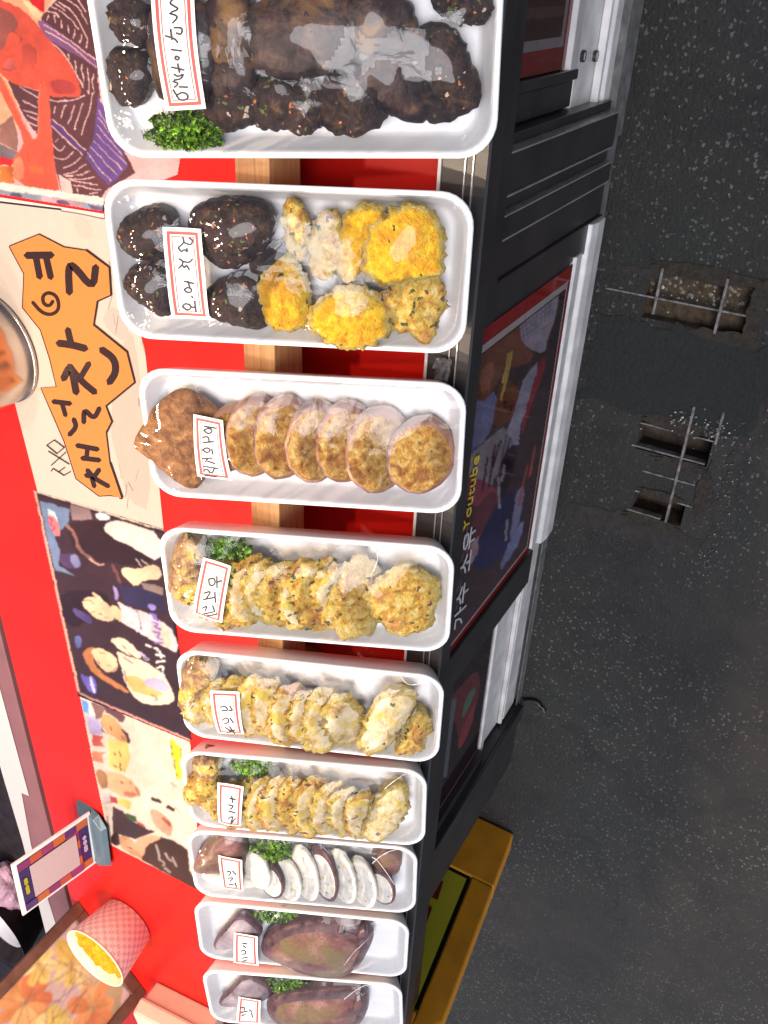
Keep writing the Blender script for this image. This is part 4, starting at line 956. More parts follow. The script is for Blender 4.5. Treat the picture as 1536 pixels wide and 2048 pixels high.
T.sticker(s6([(340, 872), (466, 906), (432, 1138), (298, 1112)]),
          [s6(s) for s in ([(370, 955), (396, 950), (400, 976), (375, 981), (370, 955)], [(405, 944), (409, 988)], [(410, 966), (426, 960)], [(352, 1010), (386, 1000), (364, 1030)], [(350, 1036), (402, 1025)], [(400, 1004), (405, 1046)], [(345, 1076), (370, 1060), (358, 1086)], [(352, 1102), (400, 1086)], [(360, 1112), (412, 1096)], [(392, 1060), (400, 1082)])], 1.9)
s5 = lambda p: K(p, 330, 1280, 2.648)
T = batter_tray(5, 'foam tray of pale fritters with a dark lump at its back, fifth from the camera', s5,
    [([(55, 340), (100, 150), (170, 95), (255, 160), (275, 215), (190, 290), (140, 410), (75, 385)], 'egg_brown', 'dark greenish lump fritter at the back of the fifth tray')],
    [(190, 230, 450, 85), (290, 200, 475, 88), (385, 190, 500, 90), (475, 190, 525, 92), (565, 200, 540, 92), (655, 225, 548, 95), (750, 250, 565, 95), (845, 262, 580, 95), (945, 270, 592, 95)],
    [([(1030, 470), (1130, 300), (1200, 275), (1345, 310), (1300, 430), (1200, 570), (1110, 600), (1045, 570)], 'egg_pale', 'folded yellow fritter, next to last at the street end of the fifth tray'),
     ([(1215, 570), (1280, 440), (1350, 375), (1385, 420), (1402, 510), (1375, 545), (1362, 605), (1300, 615), (1218, 600)], 'egg_mix', 'small brown edged fritter, last at the street end of the fifth tray')],
    'the fifth tray with a dark lump', 'fritters in the fifth tray', True, 200)
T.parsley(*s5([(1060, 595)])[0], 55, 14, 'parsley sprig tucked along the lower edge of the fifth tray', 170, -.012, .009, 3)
T.film(5); T.crease([[(800, 1352), (815, 1372), (852, 1366)]])
T.sticker(s5([(243, 256), (398, 262), (418, 502), (276, 505)]),
          [s5(s) for s in ([(300, 335), (330, 330), (342, 356), (308, 352)], [(350, 330), (368, 356), (345, 352)], [(308, 410), (335, 390), (347, 420), (318, 432)], [(350, 395), (368, 426)], [(320, 455), (352, 480)], [(345, 448), (368, 500)], [(330, 492), (372, 470)])], 1.7)
T = batter_tray(6, 'foam tray of golden fritters ending in a single oval one, sixth from the camera', s5,
    [([(135, 660), (180, 630), (250, 635), (300, 690), (260, 745), (150, 725)], 'egg_brown', 'brown lump fritter at the upper back corner of the sixth tray'),
     ([(92, 770), (200, 715), (290, 740), (290, 860), (220, 890), (98, 875)], 'egg_mix', 'grey yellow fritter at the lower back corner of the sixth tray')],
    [(330, 760, 940, 90), (425, 755, 975, 90), (515, 735, 995, 90), (605, 722, 1002, 92), (695, 735, 1012, 92), (785, 735, 1035, 92), (875, 742, 1048, 92), (965, 760, 1058, 88), (1040, 785, 1060, 80)],
    [([(1050, 1010), (1090, 860), (1180, 785), (1250, 765), (1290, 850), (1275, 950), (1200, 1045), (1120, 1080)], 'egg_pale', 'smooth oval golden fritter at the street end of the sixth tray')],
    'the sixth tray ending in an oval', 'fritters in the sixth tray', False, 300)
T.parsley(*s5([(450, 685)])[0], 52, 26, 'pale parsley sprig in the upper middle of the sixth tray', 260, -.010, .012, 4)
T.film(6); T.crease([[(770, 1572), (790, 1560), (812, 1548)]])
T.sticker(s5([(278, 755), (416, 780), (406, 977), (286, 962)]),
          [s5(s) for s in ([(345, 830), (376, 835)], [(355, 818), (362, 850)], [(340, 860), (370, 865), (350, 882)], [(340, 890), (376, 900)], [(340, 930), (366, 915), (355, 950)], [(350, 962), (376, 930)])], 1.7)

# ---- tray 7: white stuffed squid slices
T = Tray(7, 'foam tray of white stuffed squid slices fanned behind a purple squid head', 7)
s7 = lambda p: K(p, 360, 1640, 3.072)
T.patty('cooked_squid_piece', T.ol(s7([(48, 325), (130, 205), (220, 115), (350, 125), (405, 200), (400, 300), (330, 345), (240, 345), (100, 355)]), .006), top=.002, thick=.024, dome=.010, mats=('raw_squid', 'raw_squid'), rag=.0012, lump=.001, seed=400,
        label='purple brown squid head at the back end of the white slices', cat='squid head')
T.patty('squid_tentacle', T.ol(s7([(118, 350), (240, 335), (480, 385), (485, 435), (240, 400), (126, 378)]), .004), top=.002, thick=.016, dome=.005, mats=('white_rim', 'white_rim'), rag=.0008, lump=.0008, seed=401,
        label='cream squid tentacle lying below the purple head', cat='tentacle')
T.patty('squid_end', T.ol(s7([(1170, 230), (1240, 185), (1330, 210), (1372, 280), (1330, 370), (1240, 360), (1180, 300)]), .004), top=-.001, thick=.018, dome=.008, mats=('raw_squid', 'raw_squid'), seed=402, rag=.001, lump=.001,
        label='reddish squid tip at the street end of the white slices', cat='squid tip')
ARC = [(470, 320, 110), (555, 375, 110), (660, 375, 125), (765, 340, 160), (880, 340, 165), (995, 360, 155), (1120, 395, 145), (1235, 415, 105)]
G = 'white stuffed squid slices in one tray'
for i, (cx, cy, ry) in enumerate(ARC):
    a_ = s7([(cx, cy)])[0]
    T.patty('squid_slice', T.el(a_[0], a_[1], 92 / 3.072, ry / 3.072, -14), top=.005, sv=-.46, thick=.010, dome=.001, mats=('white_squid', 'white_rim' if i % 3 != 1 else 'dark_skin'), rag=.0007, lump=.0007, seed=410 + i,
            label='white stuffed squid slice, ' + ORD[i] + ' counted from the purple head', cat='squid slice', group=G, rimfrac=.80, p=5)
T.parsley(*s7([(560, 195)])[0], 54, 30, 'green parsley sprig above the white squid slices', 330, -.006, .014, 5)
T.film(7); T.crease([[(745, 1722), (765, 1708), (800, 1698)], [(744, 1712), (758, 1718), (790, 1760)]])
T.sticker(s7([(238, 203), (384, 240), (390, 442), (262, 424)]),
          [s7(s) for s in ([(290, 300), (322, 310), (300, 332)], [(325, 300), (347, 326)], [(295, 350), (332, 345), (308, 372)], [(300, 396), (332, 390)], [(340, 380), (347, 412)])], 1.6)

# ---- trays 8, 9: whole raw squid
for k, fin, body, spots, pars, stk, strokes, lb in (
    (8, [(172, 812), (280, 680), (368, 590), (460, 660), (500, 700), (490, 745), (330, 805), (250, 825)],
        [(480, 850), (500, 770), (620, 690), (800, 660), (1000, 655), (1130, 675), (1190, 725), (1175, 800), (1110, 925), (1030, 995), (900, 1015), (740, 985), (610, 925), (510, 880)], [(1120, 720, 30, 55), (990, 690, 26, 14)],
        (590, 600, 52, 22), [(335, 683), (479, 705), (482, 902), (328, 882)], ([(385, 745), (416, 750)], [(390, 760), (407, 776)], [(375, 800), (400, 790), (407, 816), (384, 822)], [(380, 850), (416, 840)], [(385, 872), (412, 860)]), 'purple brown squid bulging over the tray edge'),
    (9, [(198, 1165), (300, 1080), (402, 965), (490, 1005), (580, 1060), (520, 1140), (340, 1175)],
        [(510, 1190), (560, 1110), (760, 1085), (960, 1075), (1090, 1075), (1148, 1120), (1155, 1200), (1105, 1300), (900, 1400), (700, 1370), (560, 1280)], [(1095, 1150, 34, 48)],
        (620, 1030, 52, 20), [(362, 1078), (498, 1100), (492, 1255), (343, 1253)], ([(370, 1150), (402, 1145), (395, 1166)], [(375, 1182), (416, 1170)], [(440, 1180), (446, 1212)], [(380, 1202), (402, 1195)], [(425, 1160), (442, 1172)]), 'reddish squid in the tray farthest from the camera')):
    T = Tray(k, 'foam tray holding one whole raw squid, ' + ('next to the white slices' if k == 8 else 'the farthest tray on the counter'), k)
    sq = empty('raw_squid', T.P(0, L / 2, 0), 'whole raw ' + lb, 'squid', 'whole raw squid in foam trays')
    T.patty('fin', T.ol(s7(fin), .004), top=.0, thick=.014, dome=.005, mats=('raw_fin', 'dark_skin'), rag=.001, lump=.0008, seed=500 + k, parent=sq)
    T.patty('mantle', T.ol(s7(body), .010), top=.002, thick=.024, dome=.017, mats=('raw_squid', 'dark_skin'), rag=.0006, lump=.0006, seed=510 + k, parent=sq, p=2.0, rimfrac=.87)
    for q, (cx, cy, rx, ry) in enumerate(spots):
        a_ = s7([(cx, cy)])[0]; T.patty('fold', T.el(a_[0], a_[1], rx / 3.072, ry / 3.072, 12, .012), top=.0125, su=0, sv=0.2, thick=.008, dome=.002, mats=('dark_skin', 'dark_skin'), seed=520 + k + q, rag=.0006, lump=.0005, parent=sq)
    T.parsley(*s7([pars[:2]])[0], pars[2], pars[3], 'dull green parsley sprig beside the squid ' + ('that bulges over its tray' if k == 8 else 'in the farthest tray'), 240, -.010, .012, 6)
    T.film(k); T.crease({8: [[(690, 1918), (715, 1885), (755, 1852)]], 9: [[(690, 1990), (715, 1976), (750, 1968)]]}[k])
    T.sticker(s7(stk), [s7(s) for s in strokes], 1.6)

# ================================================================ PRINTS ON THE COUNTER
ZC = 0.5008
zmap = lambda p: at_z(p, ZC)
UP = (0, 0, 1)
PG = 'paper prints stuck on the red counter'
# person in a striped jacket
t = empty('counter_poster', at_z((120, 200), 0.5), 'poster of a person in a dark striped jacket making a V sign', 'poster', PG)
a = Art(zmap, UP)
a.poly([(-90, -90), (262, -90), (362, 316), (356, 350), (212, 404), (0, 368), (-90, 352)], (232, 176, 172))
a.k = (0, 0, 5.12)
a.poly([(-100, -100), (600, -100), (430, 180), (200, 900), (150, 1870), (-100, 1850)], (226, 168, 128))
a.poly([(280, -30), (455, -40), (455, 130), (330, 50)], (205, 38, 40)); a.poly([(230, 0), (300, 20), (440, 150), (400, 190), (340, 180)], (226, 196, 150))
a.poly([(0, 1280), (130, 1180), (190, 1400), (180, 1550), (0, 1460)], (150, 104, 92)); a.poly([(0, 1470), (190, 1560), (150, 1640), (0, 1600)], (122, 104, 108))
a.poly([(0, 1600), (150, 1640), (120, 1700), (0, 1690)], (205, 44, 44)); a.poly([(0, 1700), (130, 1700), (150, 1880), (0, 1870)], (205, 110, 52))
a.poly([(430, 170), (560, 20), (640, -60), (880, -60), (960, 300), (1020, 900), (1060, 1250), (1230, 1480), (1390, 1770), (1080, 1960), (1040, 2030), (640, 2010), (560, 1700), (200, 1100), (90, 830), (300, 700), (430, 500)], (96, 58, 60))
a.poly([(1010, 980), (1060, 1080), (1230, 1480), (1310, 1700), (1200, 1830), (1110, 1900), (880, 1620), (960, 1420)], (108, 78, 138))
a.poly([(380, 215), (450, 212), (980, 600), (992, 720), (850, 600), (460, 390)], (128, 84, 124)); a.poly([(520, 1200), (890, 1540), (850, 1590), (530, 1290)], (96, 66, 118))
a.poly([(600, 1790), (720, 1850), (760, 2010), (640, 2005)], (232, 190, 180))
W1 = (222, 176, 168)
a.lines([[(540, 70), (700, 160), (800, 300)], [(600, 20), (760, 120), (900, 400)], [(680, -10), (820, 90), (900, 250)], [(790, -20), (880, 120)], [(480, 115), (560, 130), (610, 180)], [(570, 40), (670, 100)]], 11, W1)
a.lines([[(450, 250), (700, 400), (980, 610)], [(470, 310), (720, 460), (985, 690)], [(470, 400), (640, 520), (780, 750), (860, 900)], [(510, 1025), (700, 1040), (870, 985)], [(540, 1210), (880, 1540)], [(530, 1290), (850, 1590)]], 11, W1)
a.lines([[(500, 150), (490, 205)], [(565, 160), (570, 230)], [(630, 210), (635, 280)], [(700, 260), (705, 340)], [(770, 300), (760, 390)], [(830, 350), (825, 440)], [(900, 400), (885, 490)], [(700, 550), (710, 610)], [(770, 620), (790, 740)], [(835, 660), (850, 760), (850, 860)], [(895, 700), (915, 830), (910, 960)], [(960, 760), (950, 860), (965, 950)],
         [(570, 1080), (555, 1150)], [(685, 1070), (650, 1110), (630, 1200)], [(765, 1080), (730, 1180), (700, 1270)], [(850, 1060), (800, 1200), (770, 1330)], [(950, 950), (920, 1150), (870, 1250), (835, 1390)], [(600, 1420), (570, 1450)], [(670, 1490), (620, 1560), (540, 1480)], [(750, 1550), (660, 1650), (540, 1590)], [(830, 1610), (740, 1690), (650, 1720)], [(880, 1680), (780, 1760), (650, 1790)], [(930, 1750), (800, 1800), (680, 1800)], [(980, 1810), (850, 1840), (700, 1830)], [(1000, 1885), (850, 1870), (720, 1840)], [(1040, 1945), (880, 1915), (760, 1890)], [(790, 1920), (800, 1960)], [(1010, 1970), (920, 1985)]], 10, W1)
a.lines([[(895, 1560), (1130, 1850)], [(925, 1500), (1200, 1790)], [(955, 1440), (1260, 1740)], [(985, 1370), (1300, 1680)], [(1000, 1290), (1250, 1580)], [(1010, 1200), (1190, 1460)], [(1015, 1130), (1130, 1330)]], 7, W1)
a.lines([[(400, 930), (240, 880)], [(390, 1000), (210, 890)], [(380, 1100), (230, 1030)], [(385, 1170), (240, 1120)], [(380, 1230), (280, 1180)], [(375, 1290), (270, 1240)], [(360, 1350), (300, 1310)]], 13, (205, 160, 160))
a.poly([(-60, -40), (60, 10), (240, 100), (420, 290), (560, 480), (690, 600), (800, 800), (845, 985), (700, 1000), (500, 990), (330, 900), (150, 870), (20, 760), (-60, 700)], (210, 84, 62), 1)
a.poly([(-60, 60), (80, 100), (190, 190), (170, 330), (90, 330), (60, 480), (-60, 560)], (152, 82, 72), 2)
a.poly([(200, 480), (330, 420), (380, 560), (310, 700), (240, 640)], (190, 78, 62), 2); a.poly([(500, 800), (760, 830), (800, 960), (540, 970)], (176, 68, 62), 2); a.poly([(40, 620), (150, 600), (160, 700), (50, 720)], (196, 92, 80), 2)
a.lines([[(90, 330), (150, 320), (230, 400), (200, 440)], [(350, 480), (390, 560), (340, 690)], [(20, 700), (100, 730), (170, 690)]], 9, (140, 66, 54))
a.poly([(-30, 740), (40, 800), (190, 1150), (330, 1430), (380, 1410), (400, 1100), (395, 860), (430, 812), (470, 850), (512, 1050), (535, 1400), (570, 1750), (625, 2005), (160, 1885), (120, 1640), (210, 1540), (250, 1440), (130, 1180), (10, 950)], (218, 92, 66), 1)
a.lines([[(330, 1430), (370, 1420), (395, 1300), (400, 1000), (410, 860)], [(60, 830), (200, 1150), (330, 1420)]], 10, (235, 120, 92)); a.poly([(300, 1690), (440, 1700), (460, 1790), (310, 1760)], (222, 104, 60), 2); a.poly([(130, 1640), (220, 1580), (260, 1760), (200, 1870), (150, 1800)], (222, 130, 96), 2)
a.lines([[(420, 830), (440, 880), (436, 900)], [(230, 1560), (260, 1640)], [(300, 1560), (290, 1660)]], 8, (190, 70, 50))
a.k = (0, 320, 2.954)
a.poly([(-180, 106), (612, 224), (612, 268), (-180, 156)], (240, 222, 208)); a.poly([(-180, 158), (240, 206), (612, 270), (612, 306), (-180, 212)], (146, 156, 172))
a.poly([(240, 210), (480, 248), (500, 288), (250, 258)], (206, 160, 168)); a.poly([(60, 190), (140, 200), (130, 235), (70, 225)], (92, 96, 108), 1); a.poly([(330, 232), (400, 240), (420, 272), (340, 262)], (120, 84, 104), 1); a.poly([(520, 262), (612, 280), (612, 304), (540, 292)], (112, 92, 128))
a.rasterise([(-90, -90), (262, -90), (362, 316), (356, 350), (212, 404), (210, 424), (-90, 374)], 1.5, 0.8, 1); a.build_print('print', t)
# brush lettered board
t = empty('lettered_sign', at_z((180, 700), 0.5), 'cream sign with a jagged orange patch of thick black brush letters', 'sign', PG)
a = Art(zmap, UP)
a.poly([(-68, 384), (212, 438), (250, 560), (290, 700), (327, 1058), (75, 983), (28, 800)], (218, 200, 182))
a.k = (0, 320, 2.954)
a.poly([(-180, 192), (615, 318), (618, 342), (-180, 216)], (240, 226, 214)); a.lines([[(-150, 230), (360, 292)]], 12, (56, 44, 46)); a.lines([[(362, 300), (480, 318), (612, 348)]], 9, (150, 130, 110))
a.poly([(740, 1000), (800, 1060), (850, 1500), (900, 2080), (760, 2020), (700, 1800), (640, 1560)], (206, 184, 166), 1); a.poly([(420, 330), (520, 340), (560, 460), (470, 470)], (212, 194, 176), 2); a.poly([(640, 860), (720, 900), (780, 1080), (700, 1060), (600, 960)], (204, 186, 172), 1)
for i in range(26):
    x = rng.uniform(560, 840); y = rng.uniform(400, 2000); a.lines([[(x, y), (x + rng.uniform(-30, 30), y + rng.uniform(30, 120))]], rng.uniform(2, 5), (186, 164, 150), 0)
OR = [(62, 510), (235, 440), (380, 515), (510, 535), (645, 635), (655, 795), (575, 830), (553, 975), (750, 1135), (795, 1310), (625, 1449), (660, 1544), (628, 1604), (650, 1789), (720, 1994), (655, 1977), (590, 1981), (455, 1879), (385, 1659), (320, 1509), (248, 1345), (340, 1340), (300, 1170), (245, 1000), (140, 870), (148, 670)]
a.lines([OR + [OR[0]]], 13, (58, 36, 30), 0); a.lines([OR[3:13] , OR[13:15]], 24, (58, 36, 30), 0); a.poly(OR, (240, 142, 70))
BK = (58, 38, 34)
a.lines([[(162, 562), (310, 560)], [(415, 782), (408, 625), (440, 620), (555, 765), (570, 630)], [(350, 1080), (430, 1090), (510, 1112)], [(605, 1118), (680, 1170), (692, 1250), (650, 1312)], [(380, 1290), (422, 1205), (440, 1290), (455, 1372)]], 44, BK)
a.lines([[(215, 560), (240, 690)], [(275, 560), (305, 692)], [(405, 1000), (425, 1085)], [(415, 1215), (480, 1300), (565, 1370)]], 40, BK); a.lines([[(470, 1300), (530, 1200)]], 36, BK)
a.lines([[(198, 838), (250, 900), (310, 915), (356, 880), (345, 805), (295, 778), (255, 800), (262, 850), (298, 862), (318, 832)]], 22, BK)
a.k = (0, 780, 2.954)
a.lines([[(320, 66), (420, 78)], [(500, 190), (500, 105), (560, 172), (592, 105)], [(440, 170), (458, 215), (415, 262)], [(460, 325), (582, 348)], [(490, 400), (592, 412)], [(512, 500), (560, 512), (590, 468)]], 30, BK); a.lines([[(372, 78), (392, 148)], [(522, 338), (515, 402)], [(520, 470), (562, 520), (645, 566)], [(548, 520), (562, 568)]], 28, BK)
a.lines([[(280, 325), (325, 294)], [(325, 294), (384, 338)], [(384, 338), (340, 374)], [(340, 374), (280, 325)], [(290, 360), (412, 436)], [(392, 366), (306, 444)], [(318, 462), (382, 503)], [(382, 503), (420, 480)], [(350, 482), (386, 456)], [(318, 462), (306, 478)]], 6, (70, 54, 50), 0)
a.build('print', t)
# dark poster with two smiling women
t = empty('counter_poster', at_z((230, 1230), 0.5), 'dark poster of women in pale shirts with purple and white lettering', 'poster', PG)
a = Art(zmap, UP); a.poly([(75, 985), (327, 1060), (354, 1284), (382, 1480), (159, 1388)], (66, 42, 46))
a.k = (60, 980, 4.655)
a.lines([[(66, 14), (1245, 372)]], 14, (238, 216, 196), 0); a.lines([[(70, 40), (1240, 400)]], 12, (46, 30, 30), 0)
a.poly([(90, 100), (380, 180), (360, 300), (230, 440), (285, 560), (265, 700), (420, 800), (230, 740), (150, 400)], (122, 138, 170)); a.poly([(380, 130), (560, 180), (580, 270), (400, 280)], (146, 120, 118)); a.poly([(610, 205), (750, 240), (740, 280), (620, 275)], (226, 226, 220), 1)
a.poly([(160, 170), (240, 205), (262, 300), (200, 310)], (200, 226, 226)); a.poly([(165, 215), (250, 260), (300, 440), (210, 400)], (240, 130, 128), 1); a.lines([[(175, 250), (215, 280), (180, 320)], [(200, 330), (240, 350), (205, 390)]], 14, (214, 50, 96))
a.poly([(330, 320), (520, 280), (760, 290), (1180, 660), (1000, 700), (880, 690), (640, 660), (420, 600)], (58, 34, 34), 1); a.poly([(260, 600), (420, 580), (490, 680), (470, 740), (300, 720)], (88, 62, 98), 2); a.poly([(360, 610), (440, 600), (480, 700), (420, 740)], (140, 140, 180), 2)
a.lines([[(340, 330), (430, 420), (450, 560), (600, 660)]], 26, (150, 104, 92)); a.lines([[(560, 640), (640, 700), (690, 690)]], 16, (206, 160, 146)); a.lines([[(770, 700), (840, 860)]], 26, (120, 74, 72))
a.poly([(690, 330), (780, 280), (900, 300), (1235, 415), (1225, 680), (1000, 560), (700, 400)], (240, 220, 208), 1); a.poly([(840, 740), (900, 715), (1000, 740), (1200, 680), (1235, 830), (1060, 835), (990, 900), (900, 830)], (240, 210, 172), 1)
a.lines([[(980, 640), (1040, 710)], [(1040, 650), (1100, 705)]], 10, (200, 180, 170)); a.poly([(1030, 860), (1235, 900), (1240, 980), (1060, 920)], (150, 128, 118))
a.poly([(820, 890), (1010, 900), (1240, 990), (1270, 1130), (1060, 1100), (900, 1080)], (58, 48, 80)); a.poly([(250, 940), (700, 930), (760, 1090), (560, 1000), (470, 1060), (560, 1180), (420, 1300), (300, 1200)], (52, 30, 36), 1); a.poly([(380, 1100), (480, 1120), (600, 1210), (560, 1250), (440, 1180)], (92, 74, 128), 2)
a.poly([(475, 1040), (555, 985), (650, 1010), (770, 1090), (800, 1190), (745, 1228), (640, 1205), (540, 1130)], (242, 202, 162), 2); a.poly([(740, 1060), (830, 1090), (870, 1180), (840, 1230), (780, 1180)], (236, 194, 150), 1)
a.poly([(800, 1020), (920, 1100), (1060, 1130), (1200, 1200), (1345, 1320), (1390, 1510), (1280, 1480), (1000, 1310), (840, 1230), (860, 1140)], (234, 210, 214), 1); a.poly([(775, 890), (815, 920), (832, 1020), (800, 1030)], (168, 150, 206), 1); a.lines([[(580, 960), (640, 1000), (670, 1040)]], 22, (242, 206, 170))
a.lines([[(570, 1140), (600, 1130)], [(640, 1150), (670, 1165)], [(690, 1185), (730, 1190)], [(500, 1030), (560, 1020), (600, 1060)], [(940, 1105), (1010, 1130), (1040, 1300)]], 8, (96, 60, 52)); a.poly([(1120, 1250), (1200, 1230), (1290, 1290), (1340, 1480), (1180, 1420)], (238, 200, 176), 1)
a.poly([(1098, 1050), (1180, 1080), (1165, 1125), (1108, 1112)], (164, 146, 220), 1); a.lines([[(1120, 1150), (1185, 1170), (1140, 1190), (1200, 1215)], [(1140, 1230), (1210, 1250), (1150, 1280), (1220, 1300)], [(1150, 1320), (1225, 1330), (1170, 1370), (1240, 1390)], [(1160, 1420), (1240, 1425)]], 20, (134, 112, 200))
a.poly([(490, 1510), (560, 1458), (650, 1480), (575, 1545), (640, 1690), (800, 1785), (950, 1890), (860, 1870), (620, 1735), (520, 1620)], (196, 124, 74), 1); a.poly([(560, 1478), (690, 1478), (810, 1560), (825, 1650), (780, 1702), (680, 1685), (600, 1570)], (242, 202, 160), 2)
a.poly([(738, 1388), (850, 1368), (930, 1420), (1040, 1540), (1020, 1575), (900, 1520), (800, 1450)], (244, 220, 184), 1); a.poly([(800, 1480), (900, 1540), (1180, 1640), (1330, 1850), (1350, 1980), (1180, 2010), (1000, 1970), (880, 1790), (850, 1640)], (238, 216, 190), 1); a.poly([(900, 1720), (1010, 1740), (1220, 1860), (1240, 1930), (1000, 1900), (900, 1800)], (232, 184, 112), 1)
a.lines([[(630, 1590), (650, 1620)], [(640, 1520), (700, 1530)], [(660, 1700), (760, 1700), (810, 1650)], [(700, 1620), (760, 1640)], [(860, 1440), (960, 1550)], [(870, 1560), (960, 1610)]], 8, (110, 66, 52)); a.poly([(1060, 1760), (1200, 1740), (1320, 1850), (1240, 1890), (1080, 1820)], (206, 186, 212), 1); a.lines([[(1140, 1900), (1200, 1950), (1150, 1960)], [(880, 1680), (900, 1790)]], 14, (170, 130, 90))
a.lines([[(1020, 1510), (1120, 1590), (1060, 1560)]], 22, (190, 176, 210)); a.lines([[(1080, 1440), (1130, 1460)], [(1150, 1470), (1200, 1480), (1180, 1500)], [(1170, 1530), (1250, 1545)], [(1210, 1500), (1215, 1560)], [(1175, 1600), (1250, 1590)], [(1180, 1650), (1240, 1640), (1230, 1680)], [(1190, 1710), (1255, 1730)], [(1200, 1740), (1240, 1700)]], 17, (246, 236, 230))
a.poly([(460, 1700), (520, 1740), (600, 1730), (630, 1900), (570, 1890), (500, 1800)], (112, 98, 186), 1); a.lines([[(560, 1740), (600, 1880)]], 22, (214, 208, 240)); a.poly([(410, 1350), (480, 1350), (480, 1460), (430, 1480)], (100, 106, 160), 2)
a.lines([[(44, 0), (452, 1872)]], 22, (246, 176, 156), 0); a.lines([[(462, 1890), (1488, 2330)]], 16, (226, 160, 148), 0)
a.rasterise([(65, 979), (328, 1057), (357, 1284), (384, 1484), (155, 1392)], 1.4, 1.1, 2); a.build_print('print', t)
# pale poster of eating men
t = empty('counter_poster', at_z((280, 1600), 0.5), 'pale poster of people eating with yellow lettering and a black shirt', 'poster', PG)
a = Art(zmap, UP); a.poly([(159, 1391), (381, 1483), (390, 1565), (402, 1784), (220, 1690), (188, 1540)], (242, 216, 194))
a.k = (140, 1370, 4.878)
a.poly([(108, 130), (180, 175), (195, 290), (130, 262)], (96, 156, 224)); a.poly([(180, 140), (240, 170), (250, 300), (190, 280)], (238, 228, 214)); a.poly([(150, 300), (270, 320), (330, 480), (200, 480)], (186, 170, 212)); a.poly([(200, 165), (330, 200), (320, 330), (260, 330)], (142, 102, 96)); a.poly([(330, 190), (560, 290), (505, 390), (430, 300), (330, 260)], (112, 72, 72), 1)
a.poly([(310, 280), (420, 300), (505, 420), (590, 565), (510, 565), (310, 425)], (228, 166, 108), 1); a.poly([(480, 400), (560, 465), (605, 570), (520, 575), (570, 540)], (86, 46, 40), 1); a.lines([[(390, 400), (410, 440)], [(500, 490), (540, 540)]], 12, (150, 80, 50)); a.poly([(300, 330), (320, 440), (380, 480), (310, 450)], (70, 44, 44))
a.poly([(220, 480), (335, 500), (300, 540), (335, 602), (220, 595)], (204, 86, 78)); a.poly([(220, 645), (350, 655), (310, 700), (335, 765), (220, 735)], (228, 134, 102)); a.poly([(365, 520), (560, 560), (592, 700), (545, 860), (385, 800)], (238, 200, 112)); a.lines([[(430, 660), (450, 690)], [(480, 640), (500, 690)], [(430, 780), (470, 800)], [(490, 760), (500, 830)], [(530, 800), (530, 840)]], 12, (90, 70, 60))
a.poly([(280, 880), (420, 835), (560, 895), (710, 1040), (665, 1110), (520, 1095), (380, 1025)], (230, 176, 132), 2); a.poly([(245, 805), (345, 830), (385, 1005), (290, 1015)], (172, 122, 78), 1); a.poly([(520, 1030), (650, 1050), (660, 1090), (530, 1085)], (190, 116, 86), 1); a.lines([[(500, 940), (525, 960)], [(580, 950), (600, 975)], [(640, 1000), (680, 1080)]], 14, (150, 92, 66))
a.poly([(290, 1035), (400, 1060), (400, 1160), (310, 1165)], (200, 184, 180)); a.poly([(390, 1080), (460, 1100), (470, 1150), (400, 1150)], (176, 60, 76)); a.poly([(450, 1090), (605, 1130), (590, 1235), (480, 1165)], (240, 200, 104), 1)
a.poly([(420, 1180), (520, 1235), (620, 1330), (835, 1432), (640, 1505), (420, 1440)], (66, 46, 48)); a.poly([(530, 1240), (640, 1278), (675, 1345), (560, 1312)], (64, 92, 52), 1); a.poly([(670, 1320), (745, 1380), (720, 1385), (650, 1350)], (190, 80, 64), 1)
a.poly([(780, 1190), (900, 1245), (1015, 1365), (985, 1485), (900, 1440), (790, 1310)], (230, 164, 134), 2); a.poly([(890, 1280), (990, 1340), (980, 1390), (900, 1320)], (172, 92, 70), 1); a.lines([[(800, 1100), (890, 1140)], [(950, 1180), (1010, 1220)]], 36, (66, 48, 44))
a.poly([(395, 1440), (485, 1450), (510, 1565), (395, 1555)], (54, 36, 36), 1); a.poly([(470, 1455), (610, 1500), (670, 1600), (610, 1645), (500, 1590)], (222, 164, 122), 1); a.poly([(520, 1600), (720, 1620), (740, 1720), (620, 1665)], (214, 150, 112), 1); a.lines([[(530, 1500), (550, 1510)], [(560, 1580), (610, 1600)]], 12, (90, 50, 42))
a.poly([(735, 1530), (900, 1480), (1000, 1510), (1150, 1600), (1170, 1800), (1272, 2018), (1100, 1930), (700, 1708)], (62, 46, 44)); a.poly([(635, 1500), (800, 1458), (920, 1490), (740, 1560), (720, 1690), (640, 1600)], (232, 174, 136), 1)
a.lines([[(840, 1560), (870, 1650), (860, 1690)], [(870, 1700), (930, 1740), (900, 1760)], [(920, 1780), (980, 1820)], [(930, 1640), (960, 1700), (1000, 1720)], [(1000, 1680), (1040, 1770)]], 18, (176, 160, 152)); a.lines([[(1040, 1420), (1110, 1440), (1060, 1470)], [(1050, 1500), (1120, 1530)], [(1090, 1540), (1130, 1560)]], 22, (248, 236, 226))
a.lines([[(1000, 550), (1020, 640), (1010, 700)], [(1050, 600), (1060, 700), (1045, 780)], [(1030, 740), (1060, 820), (1065, 905)]], 56, (238, 222, 40)); a.lines([[(985, 560), (1000, 690)], [(1010, 730), (1030, 830)], [(1080, 620), (1085, 700)], [(1040, 850), (1050, 900)]], 9, (60, 52, 20)); a.lines([[(980, 950), (1040, 990)], [(1000, 930), (1010, 1010)], [(1020, 1180), (1080, 1260)]], 10, (214, 160, 140))
a.poly([(330, 1180), (420, 1190), (410, 1440), (375, 1470)], (206, 190, 176)); a.lines([[(365, 1280), (375, 1370)]], 16, (140, 124, 118))
